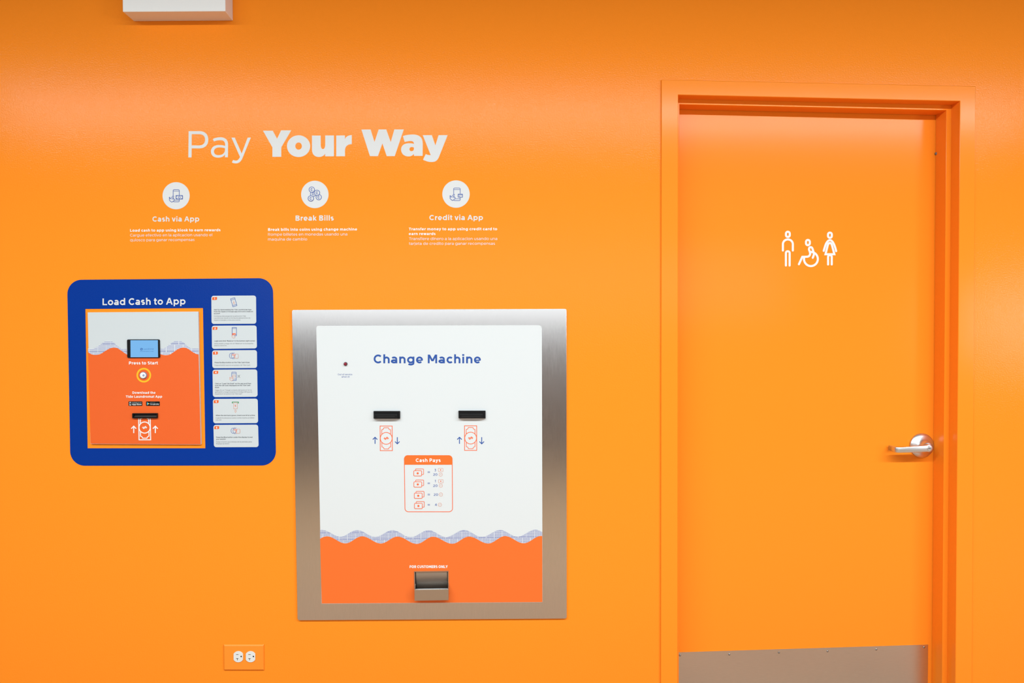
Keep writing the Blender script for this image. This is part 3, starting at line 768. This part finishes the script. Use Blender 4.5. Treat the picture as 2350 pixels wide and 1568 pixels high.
CARDS = [
 ((1151, 197, 1493, 195, 1495, 411, 1153, 413), 'topmost instruction card, tilted phone drawing with a download arrow', i1, C4, [
   ('Start by downloading the Tide Laundromat App', 178, 1140, 475, 'b'), ('from the Apple or Google app store and create an', 178, 1182, 523, 'b'), ('account', 178, 334, 574, 'b'),
   ('Comienza descargando la aplicacion Tide', 178, 1000, 640, 'l'), ('Laundromat desde la tienda de aplicaciones de', 178, 1115, 689, 'l'), ('Apple o Google y crea una cuenta', 178, 856, 742, 'l')]),
 ((1154, 426, 1497, 424, 1500, 600, 1156, 604), 'instruction card with a phone and red hand drawing, second from top', i2, C4, [
   ('Login and click "Balance" in the bottom right corner', 188, 1235, 1278, 'b'), ('Inicia sesión y haga clic en "Balance" en la esquina', 188, 1185, 1346, 'l'), ('inferior derecha', 188, 500, 1397, 'l')]),
 ((1157, 615, 1500, 613, 1501, 750, 1159, 752), 'shortest instruction card, hand pushing a button, third from top', i3, C5, [
   ('Press the Blue button on the Tide Cash Kiosk', 212, 1180, 526, 'b'), ('Pulse el botón azul en el quiosco de Tide Cash', 212, 1195, 600, 'l')]),
 ((1160, 763, 1502, 761, 1505, 971, 1163, 973), 'instruction card with hand, phone and small scan mark, fourth from top', i4, C5, [
   ('Click on "Load Via Kiosk" on the app and then', 222, 1220, 1110, 'b'), ('scan the QR code displayed on the Tide Cash', 222, 1200, 1163, 'b'), ('Kiosk', 222, 338, 1218, 'b'),
   ('Haga clic en "Cargar a través del quiosco" en la', 222, 1235, 1290, 'l'), ('aplicación y luego escanee el Código QR que se', 222, 1250, 1343, 'l'), ('muestra en el quiosco de Tide Cash', 222, 970, 1395, 'l')]),
 ((1163, 987, 1506, 985, 1509, 1172, 1166, 1174), 'instruction card with a banknote in a green slot, fifth from top', i5, C6, [
   ('When the slot turns green, insert one bill at a time', 242, 1325, 604, 'b'), ('Cuando la ranura se vuelva verde inserte un billete', 242, 1312, 673, 'l'), ('a la vez', 242, 400, 728, 'l')]),
 ((1167, 1186, 1509, 1184, 1513, 1356, 1171, 1357), 'bottommost instruction card, hand pushing a button above four text lines', i6, C6, [
   ('Press the Blue button under the display to end', 252, 1258, 1208, 'b'), ('your session', 252, 516, 1262, 'b'), ('Pulse el botón azul debajo de la pantalla para', 252, 1238, 1336, 'l'), ('finalizar la sesión', 252, 618, 1388, 'l')]),
]
for n, (q, label, icon, T, lines) in enumerate(CARDS):
    pts = [K(q[i], q[i + 1]) for i in (0, 2, 4, 6)]
    c = P((pts[2][0] + pts[3][0]) / 2, pts[3][1])
    th = thing('instruction_card', label, 'sticker card', (c.x, -.0008, c.z), 'instruction cards on the blue panel')
    slab('card', rquad(*pts, 5.6), -.0008, -.0016, 'card_white', th)
    tx, ty = pts[0][0] + 2.0, pts[0][1] + 3.0
    g = Gfx(-.0019)
    g.poly(rquad((tx, ty), (tx + 11, ty - .1), (tx + 11.1, ty + 6.6), (tx + .1, ty + 6.7), (2.6, .3, 2.6, .3)), 'panel_orange_deep')
    g.text('%d' % (n + 1), tx + 3.8 + (.6 if n == 0 else 0), ty + 5.5, tx + 7.2, ty + 5.5, 4.3, .24, m='vinyl_white_bright', layer=1)
    g.build('number_tag', th, label='small orange tag')
    g = Gfx(-.0019); icon(g); g.build('icon', th, label='thin line drawing')
    for k in 'bl':
        g = Gfx(-.0019)
        for t_, u0, u1, v0, kk in lines:
            if kk == k: a, b = T(u0, v0), T(u1, v0 - 3); g.text(t_, a[0], a[1], b[0], b[1], 2.75, .17 if k == 'b' else .11, m='ink_dark' if k == 'b' else 'ink_grey')
        g.build('text_lines', th, label='dark bold lines' if k == 'b' else 'pale grey thin lines')

# ------------------------------------------------------------------ banknote artwork shared by kiosk and change machine
def banknote(g, T, cx, y0, y1, hw, cyc, r, w, m, layer=0, top=True, skew=0):
    """T maps crop coordinates; upright note with a sideways dollar sign"""
    X = lambda x, y: T(x + skew * (y - y0) / (y1 - y0), y)
    s = hw / 109.0
    g.line([X(cx - hw, y0), X(cx + hw, y0), X(cx + hw, y1), X(cx - hw, y1)], w, m, True, layer) if top else g.line([X(cx - hw, y0), X(cx - hw, y1), X(cx + hw, y1), X(cx + hw, y0)], w, m, False, layer)
    iy0, iy1 = y0 + 30 * s, y1 - 30 * s
    for sg, yy in ((1, iy0), (-1, iy1)):
        if sg == 1 and not top: 
            g.line([X(cx - 78 * s, y0 + 8 * s), X(cx - 78 * s, cyc - 78 * s)], w, m, layer=layer); g.line([X(cx + 78 * s, y0 + 8 * s), X(cx + 78 * s, cyc - 78 * s)], w, m, layer=layer)
            g.line([X(cx - 78 * s, y0 + 8 * s), X(cx - 45 * s, y0 - 6 * s)], w, m, layer=layer); g.line([X(cx + 78 * s, y0 + 8 * s), X(cx + 45 * s, y0 - 6 * s)], w, m, layer=layer)
            continue
        e = cyc - sg * math.sqrt(max(1, r * r - (79 * s) ** 2))
        g.line([X(cx - 79 * s, e), X(cx - 79 * s, yy + sg * 38 * s), X(cx - 52 * s, yy + sg * 27 * s), X(cx - 40 * s, yy), X(cx + 40 * s, yy), X(cx + 52 * s, yy + sg * 27 * s), X(cx + 79 * s, yy + sg * 38 * s), X(cx + 79 * s, e)], w * .9, m, layer=layer)
    q = X(cx, cyc); sc_ = T(1, 0)[0] - T(0, 0)[0]
    g.ring(q[0], q[1], r * sc_, w, m, layer)
    # dollar sign turned a quarter
    gl, W, _, _ = glyph('$', .17); S = 67 * s * sc_
    for e in gl:
        if e[0] == 'P': v, f = ribbon(e[1], .17, e[2])
        else: a, b, c_, d = e[1:]; v, f = [(a, b), (c_, b), (c_, d), (a, d)], [(0, 1, 2, 3)]
        g.mesh([(q[0] + (y - .5) * S * 1.05, q[1] + (x - W / 2) * S * 1.15) for x, y in v], f, m, layer)
def arrow(g, T, x, y0, y1, hd_, w, m):
    s = 1 if y1 > y0 else -1      # tip at y1
    g.line([T(x, y0), T(x, y1 - s * 4)], w, m); g.line([T(x - hd_, y1 - s * hd_), T(x, y1), T(x + hd_, y1 - s * hd_)], w, m)

# ------------------------------------------------------------------ cash kiosk
KY = -.0075
c = P(*K(648, 1335), 0)
kio = thing('cash_kiosk', 'white and orange cash loading kiosk plate set inside the blue surround', 'kiosk', (c.x, 0, c.z))
k_out = rquad(K(204, 324), K(1051, 318), K(1071, 1337), K(226, 1332), 1.0, 3)
bevel(slab('face_plate', k_out, 0, KY, 'card_white', kio), .0008, 2)
T2, T3 = crop(180, 700, 7.833), crop(180, 860, 7.833)
lo = catmull([T2(*p) for p in ((174, 852), (230, 885), (310, 900), (400, 880), (480, 830), (560, 785), (630, 768), (700, 778), (780, 830), (860, 885), (940, 900), (1040, 880), (1140, 785), (1240, 775), (1360, 840), (1470, 885), (1560, 903), (1640, 893), (1710, 850), (1790, 795), (1880, 768), (1960, 785), (2050, 845), (2110, 878), (2161, 893))], 5)
up = catmull([T2(*p) for p in ((172, 785), (240, 787), (300, 775), (370, 730), (470, 662), (540, 650), (610, 662), (690, 725), (770, 783), (860, 788), (960, 780), (1060, 700), (1160, 650), (1260, 700), (1370, 780), (1470, 788), (1550, 775), (1630, 720), (1715, 658), (1790, 648), (1860, 658), (1950, 730), (2030, 783), (2159, 788))], 5)
g = Gfx(KY - .0003); g.poly(up + lo[::-1], 'dots_kiosk'); g.build('wave_band', kio, label='band of tiny blue dashes shaped as a wave')
g = Gfx(KY - .0006); g.poly(lo + [K(1069.5, 1335), K(227, 1330)], 'panel_orange_deep'); g.build('orange_field', kio, label='red orange lower field')
# display
sy = KY - .0045
scr = slab('display', rquad(T2(872, 622), T2(1455, 621), T2(1463, 952), T2(878, 953), 2.6), KY, sy, 'black_plastic', kio, label='small landscape display in a black bezel')
bevel(scr, .0006, 2)
g = Gfx(sy - .0003); g.poly(rquad(T2(935, 636), T2(1428, 635), T2(1432, 940), T2(937, 941), .3), 'screen_blue'); g.build('screen', scr, label='lit light blue screen')
g = Gfx(sy - .0006)
q = T2(1133, 796); g.ring(q[0], q[1], 2.4, 1.1, 'screen_ink'); g.line([(q[0] - 1.6, q[1] + .8), (q[0] + 1.6, q[1] - .8)], 1.0, 'screen_ink')
a, b = T2(1168, 806), T2(1355, 804); g.text('Laundromat', a[0], a[1], b[0], b[1], 3.3, .10, m='screen_ink')
a, b = T2(1110, 842), T2(1350, 841); g.text('Press the button to start', a[0], a[1], b[0], b[1], 1.7, .16, m='screen_ink')
g.build('screen_text', scr, label='dark blue screen text')
ty_ = KY - .0009
g = Gfx(ty_)
a, b = T2(908, 1072), T2(1428, 1070); g.text('Press to Start', a[0], a[1], b[0], b[1], 6.9, .215, m='vinyl_white_bright')
g.build('start_caption', kio, label='white caption Press to Start')
g = Gfx(ty_)
a, b = T3(970, 345), T3(1385, 345); g.text('Download the', a[0], a[1], b[0], b[1], 5.3, .225, m='vinyl_white_bright')
a, b = T3(852, 416), T3(1505, 415); g.text('Tide Laundromat App', a[0], a[1], b[0], b[1], 5.3, .225, m='vinyl_white_bright')
g.build('download_caption', kio, label='two white lines about downloading the app')
# start button
bc = T2(1172, 1266); br = T2(1175, 1264)
wp = P(bc[0], bc[1], KY)
g = Gfx(ty_); g.ring(br[0], br[1], 14.9, 3.8, 'yellow', n=64); g.build('button_halo', kio, label='yellow ring around the start button')
U = DIST / F_PX
v, f = lathe((wp.x, wp.z), 0, [(8.0 * U, KY), (8.0 * U, KY - .003), (7.2 * U, KY - .0045), (6.8 * U, KY - .0045)], 40)
bt = obj('start_button', v, f, 'button_ring', kio, label='round illuminated start button')
v, f = lathe((wp.x, wp.z), 0, [(6.8 * U, KY - .0040), (6.7 * U, KY - .0056), (5.6 * U, KY - .0066), (3 * U, KY - .0070)], 40)
obj('button_cap', v, f, 'vinyl_white_bright', bt, smooth=True)
q = bc; g = Gfx(KY - .0073); g.line(arc(q[0] - .3, q[1] + .1, 1.9, 1.9, 0, 360)[:-1], .8, 'ink_blue_soft', True); g.line([(q[0] - 1.5, q[1] + 1), (q[0] + 1.2, q[1] - 1)], .9, 'ink_blue'); g.build('button_mark', bt)
# store badges
for x0, nm in ((900, 'phone'), (1215, 'play')):
    g = Gfx(ty_); a, b = T3(x0, 482), T3(x0 + 248, 563)
    g.poly(rrect(a[0], a[1], b[0], b[1], 1.3), 'black_plastic')
    if nm == 'phone':
        p, r_ = T3(x0 + 16, 494), T3(x0 + 45, 552); g.poly(rrect(p[0], p[1], r_[0], r_[1], .5), 'vinyl_white_bright', 1)
        p, r_ = T3(x0 + 21, 503), T3(x0 + 40, 541); g.poly(rrect(p[0], p[1], r_[0], r_[1], .1), 'black_plastic', 2)
        p, r_ = T3(x0 + 62, 548), T3(x0 + 235, 548); g.text('App Store', p[0], p[1], r_[0], r_[1], 4.0, .15, m='vinyl_white_bright', layer=1)
        p, r_ = T3(x0 + 62, 508), T3(x0 + 235, 508); g.text('Available on the', p[0], p[1], r_[0], r_[1], 1.5, .16, m='vinyl_white', layer=1)
    else:
        g.poly([T3(x0 + 17, 495), T3(x0 + 62, 524), T3(x0 + 17, 552)], 'cyan', 1); g.poly([T3(x0 + 38, 510), T3(x0 + 62, 524), T3(x0 + 38, 537)], 'yellow', 2)
        p, r_ = T3(x0 + 72, 542), T3(x0 + 236, 542); g.text('Google play', p[0], p[1], r_[0], r_[1], 3.3, .13, m='vinyl_white', layer=1)
        p, r_ = T3(x0 + 72, 505), T3(x0 + 165, 505); g.text('ANDROID APP ON', p[0], p[1], r_[0], r_[1], 1.2, .15, m='ink_grey', layer=1)
    g.build('store_badge', kio, label='black app store badge' if nm == 'phone' else 'black badge with a coloured play triangle')
# bill slot: black bezel with a sloping steel tongue
s_out = [T3(965, 698), T3(1413, 696), T3(1415, 784), T3(966, 786)]
s_in = [T3(988, 712), T3(1403, 711), T3(1405, 770), T3(990, 771)]
slot = slab('bill_slot', [s_out, s_in], KY, KY - .008, 'black_plastic', kio, label='black bill slot with a grey tongue')
a = [P(x, y, KY - .001) for x, y in s_in]; obj('slot_cavity', a, [(0, 1, 2, 3)], 'black_gap', slot)
t0, t1, t2, t3 = [P(*T3(x, y), KY - .006) for x, y in ((1000, 742), (1398, 740), (1400, 762), (1000, 763))]
dy = Vector((0, .004, 0)); v, f = hexa([t0 + dy, t1 + dy, t2, t3], [t0 + dy * 1.2 + Vector((0, .0008, 0)), t1 + dy * 1.2 + Vector((0, .0008, 0)), t2 + Vector((0, .001, 0)), t3 + Vector((0, .001, 0))])
obj('slot_tongue', v, f, 'rivet', slot)
g = Gfx(ty_)
banknote(g, T3, 1186, 787, 1172, 104, 952, 100, 2.2, 'vinyl_white_bright', top=False, skew=8)
g.build('banknote_symbol', kio, label='white upright banknote drawing')
for x in (994, 1382):
    g = Gfx(ty_); arrow(g, T3, x, 1052, 928, 44, 2.3, 'vinyl_white_bright'); g.build('arrow', kio, label='white arrow pointing up')

# ------------------------------------------------------------------ change machine
SY, PY = -.008, -.012
c = P(985, 1422, 0)
cm = thing('change_machine', 'steel framed wall mounted change machine with white and orange front', 'change machine', (c.x, 0, c.z))
inner = [(731, 753), (1238, 752), (1239, 1377), (743, 1380)]
bevel(slab('steel_frame', [rquad(*m_frame, 4.5), inner], 0, SY, 'brushed_steel', cm, label='brushed stainless steel surround'), .0015, 2)
p_out = rquad((725.8, 748), (1243.5, 746.6), (1245, 1382.5), (738, 1386), (5, 7.5, 1, 1))
cup_hole = [(952.0, 1313.5), (1028.0, 1312.5), (1028.5, 1352.5), (952.5, 1353.5)]
bevel(slab('front_panel', [p_out, cup_hole], SY + .003, PY, 'panel_white', cm, label='glossy white front panel'), .0006, 2)
body = [P(x, y, -.001) for x, y in ((735, 760), (1234, 760), (1234, 1372), (748, 1372))]
v, f = hexa(body, [Vector((p.x, .30, p.z)) for p in body])
# cabinet body behind the wall, open at the cup
obj('cabinet_body', [Vector((p.x, .06, p.z)) for p in body] + [Vector((p.x, .30, p.z)) for p in body], f, 'dark_grey', cm)
def wavey(peaks, troughs, T):
    pts = sorted([T(*p) for p in peaks + troughs]); out = []
    for (x0, y0), (x1, y1) in zip(pts[:-1], pts[1:]):
        for k in range(10): t = k / 10; s = (1 - math.cos(math.pi * t)) / 2; out.append((x0 + (x1 - x0) * t, y0 + (y1 - y0) * s))
    out.append(pts[-1]); return out
TM = crop(650, 1130, 3.507)
lo = wavey([(353, 355), (635, 355), (920, 357), (1205, 358), (1495, 357), (1785, 353), (2075, 352)], [(210, 412), (500, 412), (785, 413), (1075, 416), (1360, 415), (1650, 413), (1935, 411), (2215, 411)], TM)
up = wavey([(310, 303), (595, 305), (880, 306), (1170, 306), (1455, 305), (1745, 304), (2030, 302)], [(175, 358), (460, 358), (740, 360), (1025, 362), (1310, 361), (1600, 360), (1885, 358), (2165, 358)], TM)
def clipx(pts, x0, x1):
    out = []
    for (a, b), (c_, d) in zip(pts[:-1], pts[1:]):
        for X in (x0, x1):
            if a < X <= c_: out.append((X, b + (d - b) * (X - a) / (c_ - a)))
        if x0 < c_ < x1: out.append((c_, d))
    return sorted(out)
xl, xr = 734.6, 1244.4
lo, up = clipx(lo, xl, xr), clipx(up, xl, xr)
g = Gfx(PY - .0003); g.poly(up + lo[::-1], 'dots_machine'); g.build('wave_band', cm, label='wavy band of tiny blue dashes')
g = Gfx(PY - .0003)
g.poly([lo + [(1244.8, 1382.2), (738.3, 1385.6)], cup_hole], 'panel_orange'); g.build('orange_field', cm, label='orange lower field')
TT = crop(740, 790, 6.026)
g = Gfx(PY - .0003)
a, b = TT(708, 265), TT(2191, 265); g.text('Change Machine', a[0], a[1], b[0], b[1], 19.9, .205, m='ink_blue')
g.build('heading_text', cm, label='blue heading Change Machine')
g = Gfx(PY - .0003)
for s, x0, x1, y in (('Out of service', 212, 413, 430), ('when lit', 263, 375, 463)):
    a, b = TT(x0, y), TT(x1, y); g.text(s, a[0], a[1], b[0], b[1], 3.6, .13, m='ink_blue_soft')
g.build('service_note', cm, label='tiny blue note under the red lamp')
q = P(*TT(320, 274), PY)
v, f = lathe((q.x, q.z), 0, [(.0068, PY), (.0066, PY - .0025), (.0056, PY - .003)], 24); led = obj('indicator_lamp', v, f, 'dark_grey', cm, label='small red indicator lamp, unlit')
v, f = lathe((q.x, q.z), 0, [(.0054, PY - .0025), (.0052, PY - .006), (.004, PY - .008), (.0018, PY - .009)], 24); obj('lens', v, f, 'red_lens', led, smooth=True)
# bill acceptors
TS = crop(840, 920, 7.833)
for x0, x1, y0 in ((134, 610, 188), (1662, 2148, 181)):
    o_ = [TS(x0, y0), TS(x1, y0), TS(x1 + 1, y0 + 137), TS(x0 + 2, y0 + 136)]
    ac = slab('bill_acceptor', o_, PY, PY - .008, 'black_plastic', cm, label='black bill acceptor bezel'); bevel(ac, .001, 2)
    a = [P(*TS(*p), PY - .016) for p in ((x0 + 18, y0 + 62), (x1 - 46, y0 + 62), (x1 - 46, y0 + 137), (x0 + 20, y0 + 137))]
    b_ = [Vector((p.x, PY - .007, p.z)) for p in a]
    b_[0].z += .006; b_[1].z += .006; b_[0].x += 0.001
    v, f = hexa(a, b_); mo = obj('mouth', v, f, 'black_plastic', ac); bevel(mo, .0015, 2)
    m0, m1 = a[0], a[2]
    v, f = boxv(m0.x + .008, m1.x - .008, PY - .0164, PY - .0156, (m0.z + m1.z) / 2 - .0015, (m0.z + m1.z) / 2 + .0015); obj('slit', v, f, 'black_gap', ac)
for cx in (361, 1880):
    g = Gfx(PY - .0003); y0 = 455 if cx == 361 else 450
    banknote(g, TS, cx, y0, y0 + 442, 109, y0 + 221, 106, 1.55, 'ink_orange', skew=4 if cx == 361 else 1)
    g.build('banknote_symbol', cm, label='orange upright banknote drawing')
for x, up_ in ((162, 1), (562, 0), (1680, 1), (2080, 0)):
    g = Gfx(PY - .0003)
    arrow(g, TS, x, *((775, 657) if up_ else (655, 775)), 41, 1.9, 'ink_blue'); g.build('arrow', cm, label='blue arrow pointing %s' % ('up' if up_ else 'down'))
# payout table
TP = crop(910, 1030, 9.8)
g = Gfx(PY - .0003)
a, b = TP(174, 155), TP(1254, 1420)
xs = 1.2   # right and lower edges lean like the machine does
g.line(rquad(a, (b[0] - .3, a[1]), (b[0] + .6, b[1]), (a[0] + 1.6, b[1]), 8), 1.6, 'ink_orange', True)
g.poly(rquad((a[0] - .6, a[1] - .7), (b[0] + .3, a[1] - .7), (b[0] + .5, TP(0, 362)[1]), (a[0] - .4, TP(0, 362)[1]), (8.5, 8.5, 0, 0)), 'panel_orange', 1)
p, r_ = TP(432, 300), TP(992, 300); g.text('Cash Pays', p[0], p[1], r_[0], r_[1], 8.0, .215, m='vinyl_white_bright', layer=2)
def notes(x0, y0):
    p, r_ = TP(x0 + 40, y0 - 40), TP(x0 + 220, y0 + 88); g.line(rrect(p[0], p[1], r_[0], r_[1], 1.6), 1.3, 'ink_orange', True, 0)
    p, r_ = TP(x0, y0), TP(x0 + 176, y0 + 120); g.poly(rrect(p[0], p[1], r_[0], r_[1], 2), 'panel_white', 1); g.line(rrect(p[0], p[1], r_[0], r_[1], 2), 1.4, 'ink_orange', True, 2)
    q_ = TP(x0 + 88, y0 + 60); g.poly(circle(q_[0], q_[1], 2.5, 20), 'ink_orange', 2)
def note(x0, y0):
    p, r_ = TP(x0, y0), TP(x0 + 104, y0 + 74); g.line(rrect(p[0], p[1], r_[0], r_[1], 1), .9, 'ink_salmon', True); q_ = TP(x0 + 52, y0 + 37); g.poly(circle(q_[0], q_[1], 1.4, 14), 'ink_orange')
def coin(x, y):
    q_ = TP(x, y); g.ring(q_[0], q_[1], 3.9, .9, 'ink_salmon'); g.line([(q_[0] - 1.3, q_[1] + 1), (q_[0] + 1.3, q_[1] - 1)], .9, 'ink_salmon')
def num(s, x0, x1, y): p, r_ = TP(x0, y), TP(x1, y); g.text(s, p[0], p[1], r_[0], r_[1], 5.4, .16, m='ink_blue_soft')
def eq(y): p, r_ = TP(700, y + 27), TP(752, y + 27); g.text('=', p[0], p[1], r_[0], r_[1], 5.6, .2, m='ink_blue_soft', stretch=.5)
notes(388, 495); eq(528); num('3', 852, 890, 510); note(940, 442); num('20', 822, 920, 608); coin(992, 583)
notes(390, 745); eq(780); num('1', 862, 882, 755); note(943, 697); num('20', 822, 922, 860); coin(995, 832)
notes(400, 1000); eq(1033); num('20', 835, 935, 1060); coin(998, 1032)
notes(404, 1230); eq(1263); num('4', 862, 908, 1287); coin(975, 1262)
g.build('payout_table', cm, label='orange outlined table headed Cash Pays')
TF = crop(920, 1280, 13.064)
g = Gfx(PY - .0006); a, b = TF(262, 316), TF(1405, 314); g.text('FOR CUSTOMERS ONLY', a[0], a[1], b[0], b[1], 6.2, .26, m='vinyl_white_bright'); g.build('customer_note', cm, label='small white note above the coin cup')
# coin cup: flange, hollow with a curved back, and a lip that sticks out
a, b = P(950.4, 1311.8, PY - .002), P(1029.5, 1353.5, PY - .002)
x0, x1, zt = a.x, b.x, a.z
i0, i1_ = P(952.4, 1330, PY).x, P(1028.2, 1330, PY).x
l0, l1 = P(951, 1354, PY - .026), P(1029.5, 1378, PY - .026)
zl, zb = l0.z, l1.z
cup = bpy.data.objects.new('coin_cup', None); COL.objects.link(cup); cup.parent = cm
cup.location = Vector(((x0 + x1) / 2, PY, zb)) - origin_of(cm); cup['label'] = 'steel coin return cup'; cup.empty_display_size = .03
t = .0022
# flange around the opening
fl = [boxv(x0, x0 + t, PY - .003, PY + .004, zl - .004, zt), boxv(x1 - t, x1, PY - .003, PY + .004, zl - .004, zt), boxv(x0 + t, x1 - t, PY - .003, PY + .004, zt - t, zt)]
v, f = merge(*fl); obj('flange', v, f, 'cup_steel', cup)
# curved back sheet
V, F = [], []; n = 14
for i in range(n + 1):
    t_ = i / n; z = zt - t - t_ * (zt - t - zb - .003); y = PY + .003 + .042 * t_ ** 2
    V += [Vector((i0 + .003, y, z)), Vector((i1_ - .003, y, z))]
for i in range(n): F.append((2 * i, 2 * i + 1, 2 * i + 3, 2 * i + 2))
obj('curved_back', V, F, 'cup_inner_steel', cup, smooth=True)
for xx in (i0, i1_ - .001):
    v, f = boxv(xx, xx + .001, PY + .002, PY + .05, zb, zt - t); obj('inner_side', v, f, 'dark_grey', cup)
# lip: front wall, two slanting cheeks, floor
fx0, fx1, fy = l0.x, l1.x, PY - .026
lipz = zl
parts = [boxv(fx0, fx1, fy, fy + .002, zb, lipz), boxv(fx0, fx1, fy + .002, PY, zb, zb + .002)]
for xx in (fx0, fx1 - .002):
    q1 = [Vector((xx, fy + .002, zb + .002)), Vector((xx, PY, zb + .002)), Vector((xx, PY, lipz + .012)), Vector((xx, fy + .002, lipz))]
    parts.append(hexa(q1, [p + Vector((.002, 0, 0)) for p in q1]))
v, f = merge(*parts); bevel(obj('lip', v, f, 'cup_steel', cup, label='projecting steel lip'), .0008, 2)

# ------------------------------------------------------------------ power outlet
TO = crop(500, 1465, 18.45)
c = P(560, 1537, 0)
pl = thing('power_outlet', 'orange painted wall plate with two white sockets low on the wall', 'power outlet', (c.x, 0, c.z))
OY = -.0065
pa = [P(*TO(x, y), 0) for x, y in ((255, 248), (1962, 248), (1972, 1335), (268, 1335))]
ins = .0035
pf = [Vector((p.x + sx * ins, OY, p.z + sz * ins)) for p, sx, sz in zip(pa, (1, -1, -1, 1), (-1, -1, 1, 1))]
pm = [Vector((p.x, -.003, p.z)) for p in pa]
V = pa + pm + pf; F = [(0, 4, 5, 1), (1, 5, 6, 2), (2, 6, 7, 3), (3, 7, 4, 0), (4, 8, 9, 5), (5, 9, 10, 6), (6, 10, 11, 7), (7, 11, 8, 4), (8, 11, 10, 9)]
bevel(obj('wall_plate', V, F, 'orange_plate', pl), .0008, 2, 20)
for cx in (862, 1380):
    R_ = 236; pts = []
    for k in range(48):
        t = 2 * math.pi * k / 48; x = R_ * math.cos(t); y = R_ * math.sin(t) * .985
        pts.append(TO(cx + max(-198, min(198, x)), 792 + y))
    so = slab('socket', pts, OY, OY - .0022, 'white_plastic', pl, label='white socket face'); bevel(so, .0008, 2)
    yy = OY - .0024; g = Gfx(yy)
    g.poly([TO(cx - 92, 684), TO(cx + 10, 684), TO(cx + 10, 704), TO(cx - 92, 704)], 'dark_grey'); g.poly([TO(cx - 95, 852), TO(cx + 10, 852), TO(cx + 10, 872), TO(cx - 95, 872)], 'ink_dark')
    g.poly([TO(cx - 52, 872), TO(cx - 24, 872), TO(cx - 28, 940), TO(cx - 46, 940)], 'ink_dark')
    q = TO(cx + 124, 778); g.poly(circle(q[0], q[1], 1.7, 20), 'black_gap'); g.build('socket_openings', so)

# ------------------------------------------------------------------ white box high on the wall
BY = -.072
a, b = P(281.3, 27, BY), P(517.3, 25.6, BY)
top = 2.93
fr_ = [Vector((a.x, BY, a.z)), Vector((b.x, BY, b.z)), Vector((b.x, BY, top)), Vector((a.x, BY, top))]
bk = [Vector((a.x + .001, 0, a.z)), Vector((b.x - .001, 0, b.z)), Vector((b.x - .001, 0, top)), Vector((a.x + .001, 0, top))]
v, f = hexa(fr_, bk)
wb = thing('wall_box', 'white rectangular wall box cut off by the top edge of the picture', 'wall box', ((a.x + b.x) / 2, 0, a.z))
bevel(obj('housing', v, f, 'box_white', wb), .0025, 3)
